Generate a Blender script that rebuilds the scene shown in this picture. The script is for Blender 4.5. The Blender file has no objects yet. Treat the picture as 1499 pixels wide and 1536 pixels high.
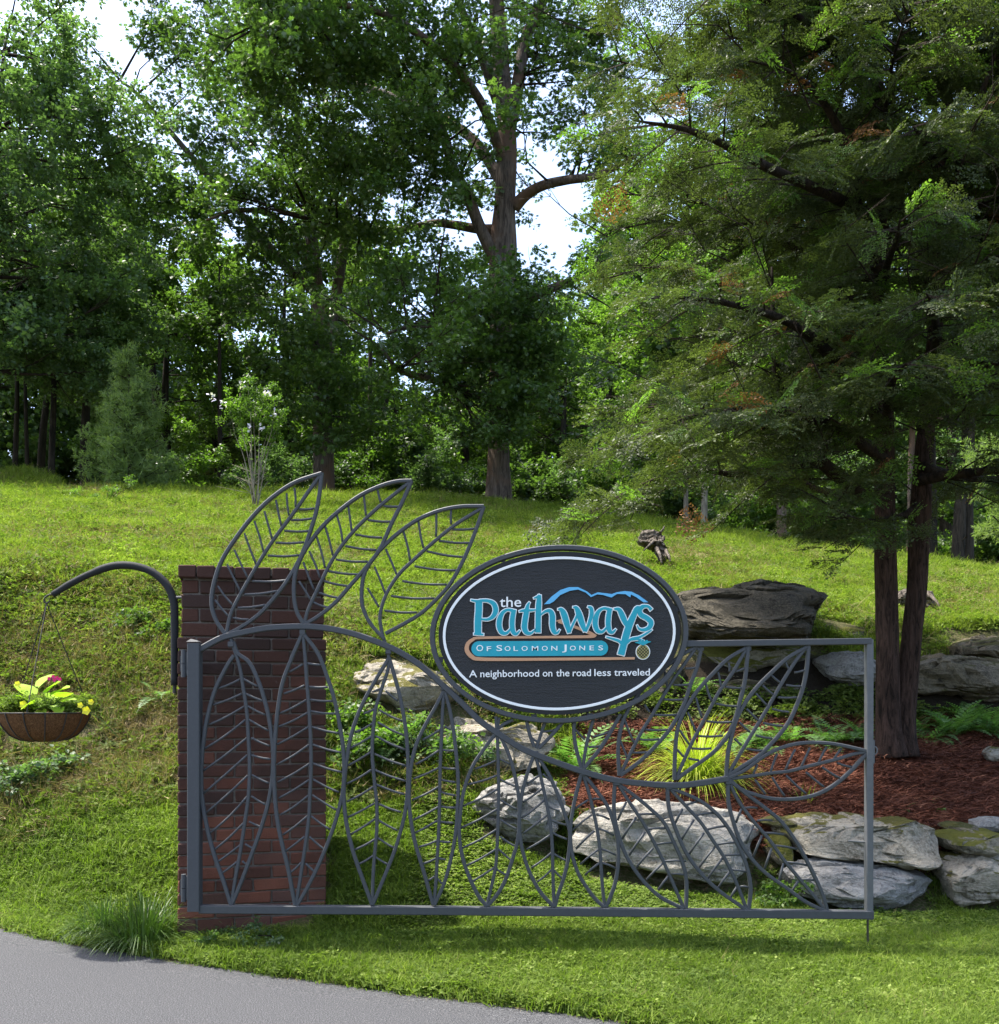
import bpy, bmesh, math, random
import numpy as np
from mathutils import Vector, Matrix, noise as mn

SC = bpy.context.scene
# ---------------------------------------------------------------- camera
CAMZ = 1.25; HY = 1060.0; F = 1500.0; CX = 749.5
cam_d = bpy.data.cameras.new('camera'); cam = bpy.data.objects.new('camera', cam_d)
SC.collection.objects.link(cam); SC.camera = cam
cam.location = (0, 0, CAMZ); cam.rotation_euler = (math.radians(90), 0, 0)
cam_d.sensor_fit = 'HORIZONTAL'; cam_d.sensor_width = 36; cam_d.lens = 36 * F / 1499
cam_d.shift_x = 0; cam_d.shift_y = (HY - 768) / 1499
cam_d.clip_start = 0.05; cam_d.clip_end = 1000
# ---------------------------------------------------------------- light
SUN_EL = math.radians(67)
SUN_TO = Vector((-0.95, 0.30, 0)).normalized() * math.cos(SUN_EL) + Vector((0, 0, math.sin(SUN_EL)))
W = bpy.data.worlds.new('World'); SC.world = W; W.use_nodes = True
wt = W.node_tree; wt.nodes.clear()
wo = wt.nodes.new('ShaderNodeOutputWorld'); wb = wt.nodes.new('ShaderNodeBackground'); ws = wt.nodes.new('ShaderNodeTexSky')
ws.sky_type = 'NISHITA'; ws.sun_disc = False; ws.sun_elevation = SUN_EL
ws.sun_rotation = math.atan2(SUN_TO.x, SUN_TO.y)
ws.air_density = 1.0; ws.dust_density = 3.0; ws.ozone_density = 1.0
wb.inputs['Strength'].default_value = 0.15
wt.links.new(ws.outputs[0], wb.inputs[0]); wt.links.new(wb.outputs[0], wo.inputs[0])
sl = bpy.data.lights.new('sun', 'SUN'); sun = bpy.data.objects.new('sun', sl); SC.collection.objects.link(sun)
sl.energy = 3.4; sl.angle = math.radians(1.5); sl.color = (1.0, 0.95, 0.86)
sun.location = (0, 0, 30); sun.rotation_euler = SUN_TO.to_track_quat('Z', 'Y').to_euler()
SC.view_settings.view_transform = 'Standard'; SC.view_settings.look = 'None'
SC.view_settings.gamma = 1; SC.view_settings.use_curve_mapping = False; SC.view_settings.exposure = 1.8
try:
    SC.cycles.max_bounces = 8; SC.cycles.transparent_max_bounces = 4
    SC.cycles.diffuse_bounces = 5; SC.cycles.transmission_bounces = 6
except Exception: pass

# ---------------------------------------------------------------- helpers
def at(px, py, Y): return Vector(((px - CX) / F * Y, Y, CAMZ + (HY - py) / F * Y))
def ux(px, Y): return (px - CX) / F * Y
COL = SC.collection
def tag(o, label=None, cat=None, group=None, kind=None):
    if label: o['label'] = label
    if cat: o['category'] = cat
    if group: o['group'] = group
    if kind: o['kind'] = kind
    return o
def empty(name, loc=(0, 0, 0), label=None, cat=None, group=None):
    o = bpy.data.objects.new(name, None); COL.objects.link(o); o.location = loc; o.empty_display_size = .1
    return tag(o, label, cat, group)
def link(name, me, mat=None, parent=None, origin=None):
    o = bpy.data.objects.new(name, me); COL.objects.link(o)
    if mat and not me.materials: me.materials.append(mat)
    if parent is not None: o.parent = parent
    return o
class MB:
    def __init__(s): s.v = []; s.f = []
    def add(s, vs, fs):
        n = len(s.v); s.v += [tuple(v) for v in vs]; s.f += [tuple(i + n for i in f) for f in fs]
    def box(s, x0, x1, y0, y1, z0, z1):
        s.add([(x0,y0,z0),(x1,y0,z0),(x1,y1,z0),(x0,y1,z0),(x0,y0,z1),(x1,y0,z1),(x1,y1,z1),(x0,y1,z1)],
              [(3,2,1,0),(4,5,6,7),(0,1,5,4),(1,2,6,5),(2,3,7,6),(3,0,4,7)])
    def tube(s, pts, rad, n=8, cap=True, disp=None):
        pts = [Vector(p) for p in pts]; m = len(pts)
        if not hasattr(rad, '__len__'): rad = [rad] * m
        base = len(s.v); up = Vector((0, 0, 1)); prev = None
        for i, p in enumerate(pts):
            t = (pts[min(i+1, m-1)] - pts[max(i-1, 0)])
            t = t.normalized() if t.length > 1e-9 else Vector((0, 0, 1))
            if prev is None: a = t.orthogonal().normalized()
            else:
                a = prev - t * prev.dot(t); a = a.normalized() if a.length > 1e-6 else t.orthogonal().normalized()
            prev = a; b = t.cross(a)
            for k in range(n):
                th = 2 * math.pi * k / n; d = a * math.cos(th) + b * math.sin(th)
                r = rad[i] * (disp(p, th, d) if disp else 1)
                q = p + d * r; s.v.append((q.x, q.y, q.z))
        for i in range(m - 1):
            for k in range(n):
                a0 = base + i*n + k; a1 = base + i*n + (k+1) % n
                s.f.append((a0, a1, a1 + n, a0 + n))
        if cap:
            s.f.append(tuple(base + k for k in range(n))[::-1]); s.f.append(tuple(base + (m-1)*n + k for k in range(n)))
    def bar(s, pts, y, w, d, ch=.18):
        """flat bar swept along (x,z) points in the plane y; w may vary; chamfered section"""
        m = len(pts)
        if not hasattr(w, '__len__'): w = [w] * m
        base = len(s.v)
        n = 8 if ch > 0 else 4
        for i in range(m):
            a = pts[max(i-1, 0)]; b = pts[min(i+1, m-1)]
            tx, tz = b[0]-a[0], b[1]-a[1]; L = math.hypot(tx, tz) or 1; nx, nz = -tz/L, tx/L
            hw = w[i]/2; hd = d/2; c = ch * min(w[i], d)
            sec = [(-hw, -hd+c), (-hw+c, -hd), (hw-c, -hd), (hw, -hd+c), (hw, hd-c), (hw-c, hd), (-hw+c, hd), (-hw, hd-c)] if n == 8 else [(-hw,-hd),(hw,-hd),(hw,hd),(-hw,hd)]
            for (u, q) in sec: s.v.append((pts[i][0] + nx*u, y + q, pts[i][1] + nz*u))
        for i in range(m-1):
            for k in range(n):
                a0 = base+i*n+k; a1 = base+i*n+(k+1) % n
                s.f.append((a0, a0+n, a1+n, a1))
        s.f.append(tuple(base+k for k in range(n))); s.f.append(tuple(base+(m-1)*n+k for k in range(n))[::-1])
    def build(s, name, mat, parent=None, smooth=False, kind=None, fix=True):
        me = bpy.data.meshes.new(name); me.from_pydata(s.v, [], s.f)
        if fix:
            bm = bmesh.new(); bm.from_mesh(me); bmesh.ops.recalc_face_normals(bm, faces=bm.faces); bm.to_mesh(me); bm.free()
        if smooth: me.polygons.foreach_set('use_smooth', [True] * len(me.polygons))
        if mat: me.materials.append(mat)
        o = link(name, me, None, parent)
        if kind: o['kind'] = kind
        return o
def npmesh(name, V, Fq, mat, smooth=False):
    """V (n,3); Fq (m,k) one face size"""
    me = bpy.data.meshes.new(name); V = np.asarray(V, dtype=np.float32); Fq = np.asarray(Fq, dtype=np.int32)
    k = Fq.shape[1]; me.vertices.add(len(V)); me.vertices.foreach_set('co', V.ravel())
    me.loops.add(Fq.size); me.loops.foreach_set('vertex_index', Fq.ravel())
    me.polygons.add(len(Fq)); me.polygons.foreach_set('loop_start', np.arange(0, Fq.size, k, dtype=np.int32))
    if smooth: me.polygons.foreach_set('use_smooth', np.ones(len(Fq), bool))
    me.update(calc_edges=True); me.validate()
    if mat: me.materials.append(mat)
    return me
def cr(pts, n=6, closed=False):
    """Catmull-Rom resample of tuples"""
    P = [np.array(p, float) for p in pts]; out = []; m = len(P)
    for i in range(m - (0 if closed else 1)):
        p1, p2 = P[i], P[(i+1) % m]
        p0 = P[i-1] if (i > 0 or closed) else 2*p1 - p2
        p3 = P[(i+2) % m] if (i+2 < m or closed) else 2*p2 - p1
        for k in range(n):
            t = k/n
            out.append(tuple(.5*((2*p1)+(-p0+p2)*t+(2*p0-5*p1+4*p2-p3)*t*t+(-p0+3*p1-3*p2+p3)*t**3)))
    if not closed: out.append(tuple(P[-1]))
    return out
def sstep(a, b, x): t = np.clip((x - a)/(b - a), 0, 1); return t*t*(3-2*t)

# ---------------------------------------------------------------- materials
class NT:
    def __init__(s, name):
        s.m = bpy.data.materials.new(name); s.m.use_nodes = True; s.t = s.m.node_tree; s.t.nodes.clear()
        s.out = s.t.nodes.new('ShaderNodeOutputMaterial')
    def n(s, typ, **kw):
        nd = s.t.nodes.new(typ)
        for k, v in kw.items(): setattr(nd, k, v)
        return nd
    def l(s, a, b): s.t.links.new(a, b)
    def coord(s, obj=False, scale=(1, 1, 1)):
        if obj: g = s.n('ShaderNodeTexCoord').outputs['Object']
        else: g = s.n('ShaderNodeNewGeometry').outputs['Position']
        mp = s.n('ShaderNodeMapping'); mp.inputs['Scale'].default_value = scale; s.l(g, mp.inputs[0]); return mp.outputs[0]
    def noise(s, co, scale, detail=4, rough=.6, dist=0):
        n = s.n('ShaderNodeTexNoise'); n.inputs['Scale'].default_value = scale; n.inputs['Detail'].default_value = detail
        n.inputs['Roughness'].default_value = rough; n.inputs['Distortion'].default_value = dist; s.l(co, n.inputs['Vector']); return n.outputs['Fac']
    def ramp(s, fac, stops):
        r = s.n('ShaderNodeValToRGB'); e = r.color_ramp.elements
        while len(e) < len(stops): e.new(.5)
        for i, (p, c) in enumerate(stops): e[i].position = p; e[i].color = (*c, 1) if len(c) == 3 else c
        s.l(fac, r.inputs[0]); return r.outputs[0]
    def mix(s, fac, a, b, bt='MIX'):
        x = s.n('ShaderNodeMix', data_type='RGBA', blend_type=bt)
        for v, i in ((fac, 0), (a, 6), (b, 7)):
            if hasattr(v, 'links'): s.l(v, x.inputs[i])
            else: x.inputs[i].default_value = v if i == 0 else (*v, 1)
        return x.outputs[2]
    def math(s, op, a, b=0):
        x = s.n('ShaderNodeMath', operation=op)
        for v, i in ((a, 0), (b, 1)):
            if hasattr(v, 'links'): s.l(v, x.inputs[i])
            else: x.inputs[i].default_value = v
        return x.outputs[0]
    def bump(s, h, strength=.5, dist=.01, normal=None):
        b = s.n('ShaderNodeBump'); b.inputs['Strength'].default_value = strength; b.inputs['Distance'].default_value = dist
        s.l(h, b.inputs['Height'])
        if normal is not None: s.l(normal, b.inputs['Normal'])
        return b.outputs[0]
    def pbr(s, col, rough=.8, spec=.3, metal=0, normal=None):
        p = s.n('ShaderNodeBsdfPrincipled')
        for v, nm in ((col, 'Base Color'), (rough, 'Roughness'), (spec, 'Specular IOR Level'), (metal, 'Metallic')):
            if hasattr(v, 'links'): s.l(v, p.inputs[nm])
            elif nm == 'Base Color': p.inputs[nm].default_value = (*v, 1)
            else: p.inputs[nm].default_value = v
        if normal is not None: s.l(normal, p.inputs['Normal'])
        s.l(p.outputs[0], s.out.inputs[0]); return s.m
def simple(name, col, rough=.5, spec=.4, metal=0, var=.15, sc=30, bump=.15, bd=.002):
    t = NT(name); co = t.coord(); n = t.noise(co, sc, 4)
    c = t.mix(n, tuple(x*(1-var) for x in col), tuple(min(1, x*(1+var)) for x in col))
    return t.pbr(c, rough, spec, metal, t.bump(n, bump, bd) if bump else None)
def leafmat(name, c0, c1, c2=None, trans=.35, rough=.45, spec=.35, big=.25, tcol=1.6, gloss=True):
    """c0 dark, c1 light leaf colours mixed per leaf, per clump and over the plant"""
    t = NT(name); g = t.n('ShaderNodeNewGeometry'); oi = t.n('ShaderNodeObjectInfo')
    f = t.math('ADD', t.math('MULTIPLY', g.outputs['Random Per Island'], .5), t.math('MULTIPLY', oi.outputs['Random'], .35))
    nz = t.noise(t.coord(), big, 3)
    f = t.math('ADD', f, t.math('SUBTRACT', t.math('MULTIPLY', nz, .9), .38))
    st = [(.08, c0), (.85, c1)]
    if c2: st = [(.05, c0), (.72, c1), (1.0, c2)]
    c = t.ramp(f, st)
    p = t.n('ShaderNodeBsdfPrincipled'); t.l(c, p.inputs['Base Color']); p.inputs['Roughness'].default_value = rough
    p.inputs['Specular IOR Level'].default_value = spec
    tr = t.n('ShaderNodeBsdfTranslucent'); tc = t.mix(1.0, c, (tcol*.95, tcol*1.15, tcol*.45), 'MULTIPLY'); t.l(tc, tr.inputs[0])
    mx = t.n('ShaderNodeMixShader'); mx.inputs[0].default_value = trans
    t.l(p.outputs[0], mx.inputs[1]); t.l(tr.outputs[0], mx.inputs[2]); t.l(mx.outputs[0], t.out.inputs[0])
    return t.m
M = {}
M['steel'] = simple('painted_steel', (.048, .051, .055), .6, .4, 0, .22, 60, .12, .001)
M['steel_light'] = simple('galvanised_steel', (.085, .088, .092), .55, .5, 0, .25, 40, .1, .001)
M['foam'] = simple('black_foam_sleeve', (.018, .019, .02), .75, .25, 0, .2, 80, .3, .002)
M['wire'] = simple('dark_wire', (.03, .025, .02), .5, .4, 0, .1, 30, 0)
# sign
t = NT('sandblasted_black'); co = t.coord(); n = t.noise(co, 150, 3); n2 = t.noise(t.coord(scale=(3, 3, 40)), 3, 3)
h = t.math('ADD', n, t.math('MULTIPLY', n2, .8))
M['board'] = t.pbr(t.mix(n2, (.015, .0155, .0165), (.028, .029, .031)), .7, .4, 0, t.bump(h, .9, .006))
M['white'] = simple('white_sign_paint', (.8, .8, .78), .5, .3, 0, .04, 20, 0)
M['teal'] = simple('teal_sign_paint', (.018, .31, .38), .5, .3, 0, .15, 25, 0)
M['sky_blue'] = simple('light_blue_sign_paint', (.12, .42, .68), .5, .3, 0, .1, 25, 0)
M['tan'] = simple('tan_sign_paint', (.5, .27, .15), .5, .3, 0, .1, 25, 0)
M['black'] = simple('black_paint', (.01, .01, .011), .5, .3, 0, .1, 25, 0)
M['pine_gold'] = simple('pineapple_gold', (.42, .36, .12), .5, .3, 0, .1, 25, 0)
# asphalt
t = NT('asphalt'); co = t.coord(); n1 = t.noise(co, 190, 2, .7); v = t.n('ShaderNodeTexVoronoi'); v.inputs['Scale'].default_value = 110; t.l(co, v.inputs['Vector'])
n2 = t.noise(co, 1.3, 5); n3 = t.noise(co, 500, 2)
c = t.ramp(n1, [(.34, (.014, .0145, .016)), (.5, (.042, .043, .046)), (.66, (.17, .17, .175))])
c = t.mix(t.math('MULTIPLY', n2, .45), c, (.06, .06, .065))
c = t.mix(t.ramp(t.noise(co, 75, 1), [(.68, (0, 0, 0)), (.76, (1, 1, 1))]), c, (.13, .13, .13))
M['asphalt'] = t.pbr(c, .85, .25, 0, t.bump(t.math('ADD', v.outputs['Distance'], n3), .6, .006))
# soil
t = NT('soil'); co = t.coord(); n1 = t.noise(co, 7, 6, .7); n2 = t.noise(co, 60, 4)
at_m = t.n('ShaderNodeAttribute'); at_m.attribute_name = 'zone'
sp = t.n('ShaderNodeSeparateColor'); t.l(at_m.outputs['Color'], sp.inputs[0])
c = t.mix(n1, (.045, .05, .018), (.085, .1, .03)); c = t.mix(t.ramp(n2, [(.45, (0, 0, 0)), (.62, (1, 1, 1))]), c, (.13, .1, .06))
cm = t.ramp(t.noise(co, 38, 6, .8), [(.3, (.02, .007, .004)), (.5, (.075, .022, .011)), (.7, (.16, .055, .028))])
c = t.mix(sp.outputs[0], c, cm)
cb = t.mix(n2, (.010, .008, .006), (.035, .027, .018)); c = t.mix(sp.outputs[1], c, cb)  # dark soil, darkened further to paint in the shade of the rocky recess
M['soil'] = t.pbr(c, .95, .1, 0, t.bump(t.math('ADD', n2, n1), .9, .03))
# brick
t = NT('brick'); co = t.coord(); oi = t.n('ShaderNodeObjectInfo')
base = t.ramp(oi.outputs['Random'], [(0, (.07, .03, .022)), (.25, (.15, .052, .033)), (.5, (.21, .072, .042)), (.75, (.10, .052, .042)), (1, (.055, .032, .028))])
n1 = t.noise(co, 45, 5, .7); n2 = t.noise(co, 180, 4); c = t.mix(n1, base, (.16, .075, .052)); c = t.mix(.5, base, c)
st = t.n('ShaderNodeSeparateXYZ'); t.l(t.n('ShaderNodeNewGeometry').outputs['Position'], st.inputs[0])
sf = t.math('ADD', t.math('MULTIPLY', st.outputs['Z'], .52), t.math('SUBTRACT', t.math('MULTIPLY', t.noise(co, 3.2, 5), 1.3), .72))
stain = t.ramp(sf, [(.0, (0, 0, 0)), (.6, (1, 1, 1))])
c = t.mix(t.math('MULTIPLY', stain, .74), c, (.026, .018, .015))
eff = t.ramp(t.noise(co, 14, 6, .75), [(.64, (0, 0, 0)), (.78, (1, 1, 1))]); c = t.mix(t.math('MULTIPLY', eff, .45), c, (.3, .26, .22))
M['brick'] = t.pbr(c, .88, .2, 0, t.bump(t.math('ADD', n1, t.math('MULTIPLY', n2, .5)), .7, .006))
t = NT('mortar'); co = t.coord(); n1 = t.noise(co, 60, 5); c = t.mix(n1, (.06, .05, .045), (.2, .17, .14))
M['mortar'] = t.pbr(c, .95, .1, 0, t.bump(n1, .8, .01))
# stone
def stonemat(name, dark, mid, light, moss=.5, mossc=(.09, .1, .018), strat=9, rnd=True):
    t = NT(name); co = t.coord(scale=(1, 1, 3.2)); c0 = t.coord()
    n1 = t.noise(co, strat*.45, 7, .68, .6); n2 = t.noise(c0, 55, 6, .75); n3 = t.noise(c0, 2.1, 4); n4 = t.noise(c0, 11, 5, .7)
    c = t.ramp(n1, [(.3, dark), (.5, mid), (.68, light)])
    c = t.mix(t.ramp(n2, [(.4, (0, 0, 0)), (.7, (1, 1, 1))]), c, light)
    c = t.mix(t.ramp(n4, [(.56, (0, 0, 0)), (.7, (1, 1, 1))]), c, dark)
    g = t.n('ShaderNodeNewGeometry'); sx = t.n('ShaderNodeSeparateXYZ'); t.l(g.outputs['Normal'], sx.inputs[0])
    mf = t.math('ADD', t.math('MULTIPLY', sx.outputs['Z'], .35), t.math('ADD', t.math('MULTIPLY', n3, .9), t.math('MULTIPLY', n4, .5)))
    mk = t.ramp(mf, [(1.16 - moss*.45, (0, 0, 0)), (1.24 - moss*.45, (1, 1, 1))])
    mc = t.mix(n2, tuple(x*.45 for x in mossc), mossc)
    c = t.mix(mk, c, mc)
    h = t.math('ADD', t.math('ADD', t.math('MULTIPLY', n1, 1.5), n4), t.math('MULTIPLY', n2, .35))
    return t.pbr(c, .92, .2, 0, t.bump(h, .9, .035))
M['stone_pale'] = stonemat('pale_grey_stone', (.07, .064, .052), (.24, .222, .19), (.40, .375, .33), .12)
M['stone_grey'] = stonemat('blue_grey_stone', (.045, .044, .04), (.16, .155, .145), (.31, .30, .28), .14)
M['stone_tan'] = stonemat('tan_mossy_stone', (.07, .06, .042), (.22, .195, .15), (.37, .335, .27), .42, (.12, .11, .025))
M['stone_brown'] = stonemat('brown_stone', (.03, .026, .02), (.10, .085, .06), (.2, .17, .12), .5, (.07, .07, .018))
M['stone_dark'] = stonemat('shade_darkened_stone', (.014, .013, .010), (.045, .040, .028), (.12, .105, .08), .2, (.06, .06, .02))  # overhang and cedar shade on the big slab put into its stone colour
M['stone_moss'] = stonemat('mossy_stone', (.04, .035, .025), (.12, .11, .08), (.24, .22, .17), .9, (.12, .12, .02))
# bark
def barkmat(name, dark, light, sc=16, hi=None, bs=.9, bd=.03):
    t = NT(name); co = t.coord(scale=(1, 1, .16)); n1 = t.noise(co, sc, 6, .7, 1.2); n2 = t.noise(t.coord(), 40, 4); n3 = t.noise(t.coord(), 1.4, 3)
    c = t.ramp(n1, [(.35, dark), (.62, light)])
    if hi: c = t.mix(t.ramp(n3, [(.5, (0, 0, 0)), (.66, (1, 1, 1))]), c, hi)
    return t.pbr(c, .93, .15, 0, t.bump(t.math('ADD', n1, t.math('MULTIPLY', n2, .3)), bs, bd))
M['bark_cedar'] = barkmat('stringy_red_brown_bark', (.010, .007, .005), (.07, .042, .032), 30)
M['bark_oak'] = barkmat('furrowed_grey_brown_bark', (.03, .022, .018), (.14, .11, .09), 11, (.13, .08, .055))
M['bark_dark'] = barkmat('dark_bark', (.012, .01, .008), (.05, .04, .03), 12)
M['bark_pale'] = barkmat('pale_smooth_bark', (.12, .1, .075), (.3, .27, .2), 8)
M['branch_dark'] = barkmat('dark_twig_bark', (.01, .008, .006), (.045, .032, .022), 20)
M['drift'] = barkmat('weathered_grey_wood', (.015, .012, .009), (.2, .17, .14), 26)
# leaves
M['oak_leaf'] = leafmat('oak_leaves', (.034, .06, .022), (.09, .15, .04), (.17, .23, .065), .47, .38, .5)
M['maple_leaf'] = leafmat('dark_maple_leaves', (.045, .075, .036), (.10, .16, .062), (.18, .25, .11), .45, .45, .4)
M['bush_leaf'] = leafmat('bright_bush_leaves', (.04, .075, .018), (.10, .17, .03), (.19, .27, .045), .5, .45, .35)
M['wood_leaf'] = leafmat('woodland_leaves', (.03, .052, .018), (.075, .125, .03), (.15, .21, .045), .45, .5, .3, .12)
M['pine_leaf'] = leafmat('pine_needles', (.09, .135, .05), (.19, .25, .085), (.28, .34, .12), .45, .5, .3)
M['cedar_leaf'] = leafmat('cedar_needles', (.036, .048, .020), (.085, .108, .038), (.135, .165, .06), .4, .5, .3, .9, 1.15)
M['cedar_bright'] = leafmat('fresh_cedar_needles', (.06, .11, .025), (.12, .20, .04), (.18, .28, .05), .45, .5, .3, .9)
M['grass_hill'] = leafmat('sunlit_hill_grass', (.085, .12, .022), (.20, .25, .04), (.33, .36, .10), .45, .65, .12, 1.1, 1.3)
M['grass_lawn'] = leafmat('lawn_grass', (.045, .08, .013), (.16, .225, .034), (.31, .35, .09), .42, .65, .12, 1.5, 1.3)
M['clover'] = leafmat('clover_leaves', (.045, .08, .015), (.155, .215, .04), (.30, .35, .10), .38, .65, .12, 1.7, 1.3)
M['weed'] = leafmat('weed_leaves', (.04, .065, .015), (.12, .16, .035), (.25, .26, .08), .35, .65, .12, 1.5, 1.3)
M['dry'] = leafmat('dry_straw', (.12, .085, .04), (.3, .23, .12), (.42, .36, .2), .25, .7, .2, 1.5, 1.0)
M['gold_grass'] = leafmat('golden_grass_blades', (.2, .27, .03), (.42, .48, .05), (.62, .64, .15), .4, .45, .35, 6, 1.1)
M['fern'] = leafmat('fern_fronds', (.06, .12, .04), (.12, .22, .06), (.19, .32, .09), .4, .5, .3, 3)
M['mulch'] = leafmat('shredded_red_mulch', (.04, .013, .008), (.16, .055, .03), (.36, .16, .09), .0, .8, .2, 4)
M['clump_blade'] = leafmat('dark_clump_blades', (.03, .06, .015), (.08, .14, .025), (.14, .2, .05), .35, .45, .4, 3)
M['lime_leaf'] = leafmat('lime_vine_leaf', (.25, .42, .03), (.42, .6, .05), None, .4, .45, .35, 6, 1.1)
M['petal_y'] = leafmat('yellow_petal', (.7, .6, .02), (.85, .75, .08), None, .35, .5, .2, 6, 1.0)
M['petal_p'] = leafmat('magenta_petal', (.45, .02, .14), (.65, .04, .22), None, .3, .5, .2, 6, 1.0)
M['petal_w'] = leafmat('pale_petal', (.55, .5, .6), (.75, .7, .8), None, .3, .5, .2, 6, 1.0)
M['brown_leaf'] = leafmat('dead_cedar_needles', (.12, .05, .025), (.28, .14, .07), None, .2, .7, .2, 2)
t = NT('coir_fibre'); co = t.coord(); n1 = t.noise(t.coord(scale=(1, 1, .5)), 60, 6, .8, 2.5); n2 = t.noise(co, 9, 4)
c = t.ramp(n1, [(.32, (.05, .022, .01)), (.52, (.2, .10, .042)), (.7, (.4, .24, .11))]); c = t.mix(t.math('MULTIPLY', n2, .6), c, (.05, .024, .012))
M['coir'] = t.pbr(c, .95, .1, 0, t.bump(n1, 1, .012))

# ---------------------------------------------------------------- ground heights
PX = [-600, 0, 150, 300, 500, 620, 700, 850, 1000, 1200, 1350, 1499, 2200]
C0 = [(1395, 5.9), (1150, 7.3), (1100, 7.6), (1000, 8.2), (850, 9.4), (790, 12.5), (735, 17)]
CL = [C0, C0,
      [(1385, 5.4), (1160, 7.2), (1110, 7.6), (1010, 8.2), (850, 9.6), (790, 12.5), (737, 17.5)],
      [(1385, 5.3), (1200, 6.7), (1130, 7.2), (1020, 8.0), (880, 9.2), (800, 12.5), (737, 18.5)],
      [(1388, 5.25), (1200, 6.7), (1100, 7.1), (1010, 7.8), (940, 8.4), (830, 12.5), (742, 19.5)],
      [(1390, 5.25), (1230, 6.5), (1150, 6.9), (1070, 7.4), (985, 7.9), (840, 12.5), (745, 20)],
      [(1392, 5.25), (1265, 6.2), (1190, 6.6), (1150, 7.1), (1060, 7.6), (850, 12.5), (748, 20.5)],
      [(1398, 5.2), (1295, 6.35), (1212, 6.75), (1125, 8.2), (950, 9.5), (860, 12.5), (765, 20.5)],
      [(1405, 5.2), (1335, 6.2), (1222, 6.65), (1110, 8.5), (935, 9.9), (860, 12.5), (785, 20)],
      [(1415, 5.2), (1362, 6.05), (1240, 6.5), (1105, 8.6), (935, 10.1), (880, 12.5), (817, 19)],
      [(1425, 5.15), (1366, 6.05), (1245, 6.5), (1095, 8.8), (945, 10.2), (898, 12.5), (838, 18.5)],
      [(1430, 5.1), (1366, 6.05), (1245, 6.5), (1090, 8.9), (940, 10.2), (905, 12.5), (856, 18)],
      [(1430, 5.1), (1366, 6.05), (1245, 6.5), (1090, 8.9), (940, 10.2), (905, 12.5), (870, 18)]]
KY = []; KZ = []
for cl in CL:
    ys = [3.6] + [y for _, y in cl] + [cl[-1][1] + 6, 70, 400]
    zs = [-.02] + [CAMZ + (HY - p)/F*y for p, y in cl]
    zs += [zs[-1] + .5, zs[-1] + 2.0, zs[-1] + 6]
    KY.append(ys); KZ.append(zs)
KY = np.array(KY); KZ = np.array(KZ); PX = np.array(PX, float)
EDGE = [(-9, 10.6), (-5.2, 7.6), (-2.86, 5.72), (-1.58, 4.96), (-.42, 4.42), (.46, 4.03), (1.8, 3.3), (4, 2.2), (9, -.4), (20, -6)]
EDGE = cr(EDGE, 8); EA = np.array(EDGE)
def edge_dist(X, Y):
    """signed distance to the road edge, + on the grass side"""
    sh = X.shape; P = np.stack([X.ravel(), Y.ravel()], 1); best = np.full(len(P), 1e9); sg = np.ones(len(P))
    for a, b in zip(EA[:-1], EA[1:]):
        d = b - a; L2 = (d*d).sum(); tt = np.clip(((P - a) @ d)/L2, 0, 1); q = P - a - tt[:, None]*d
        dd = np.sqrt((q*q).sum(1)); m = dd < best; best[m] = dd[m]
        cro = d[0]*(P[:, 1]-a[1]) - d[1]*(P[:, 0]-a[0]); sg[m] = np.sign(cro[m])
    return (best*sg).reshape(sh)
def raw_h(X, Y):
    px = np.clip(X/np.maximum(Y, 3.6)*F + CX, -600, 2200)
    i = np.clip(np.searchsorted(PX, px) - 1, 0, len(PX)-2); f = (px - PX[i])/(PX[i+1]-PX[i])
    ky = KY[i]*(1-f)[..., None] + KY[i+1]*f[..., None]; kz = KZ[i]*(1-f)[..., None] + KZ[i+1]*f[..., None]
    z = np.where(Y <= ky[..., 0], -.02, 0.0)
    for k in range(ky.shape[-1]-1):
        a, b = ky[..., k], ky[..., k+1]; m = (Y > a) & (Y <= b)
        tt = (Y-a)/(b-a); z = np.where(m, kz[..., k]*(1-tt) + kz[..., k+1]*tt, z)
    z = np.where(Y > ky[..., -1], kz[..., -1], z)
    # grassy ridge at the left edge of the hill
    rx = sstep(150, 40, px); z = z + .78*rx*np.exp(-((Y-20.2)/1.4)**2)*(px < 160)
    return z
def base_h(X, Y):
    s = 0
    for dx, dy in ((0, 0), (.09, .05), (-.09, -.05), (.05, -.09), (-.05, .09)): s = s + raw_h(X+dx, Y+dy)
    z = s/5
    d = edge_dist(X, Y)
    z = z*sstep(-.05, .9, d) + np.where(d < 0, -.03, 0.0)
    return z
gx = np.concatenate([-9 - np.geomspace(.2, 260, 26)[::-1], np.arange(-9, 9.01, .1), 9 + np.geomspace(.2, 260, 26)])
gy = np.concatenate([np.array([-60, -30, -15, -8, -4, -1, 1, 2.5]), np.arange(3.2, 23, .1), 23 + np.geomspace(.3, 360, 34)])
GX, GY = np.meshgrid(gx, gy)
GZ = base_h(GX, GY)
ND = np.array([[mn.fractal(Vector((x*1.1, y*1.1, 0)), 1, 2, 4) for x in gx] for y in gy])
dE = edge_dist(GX, GY)
GZ = GZ + ND*.035*sstep(.2, 1.5, dE) * np.clip((GY-4)/4, .15, 1.6)
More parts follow.
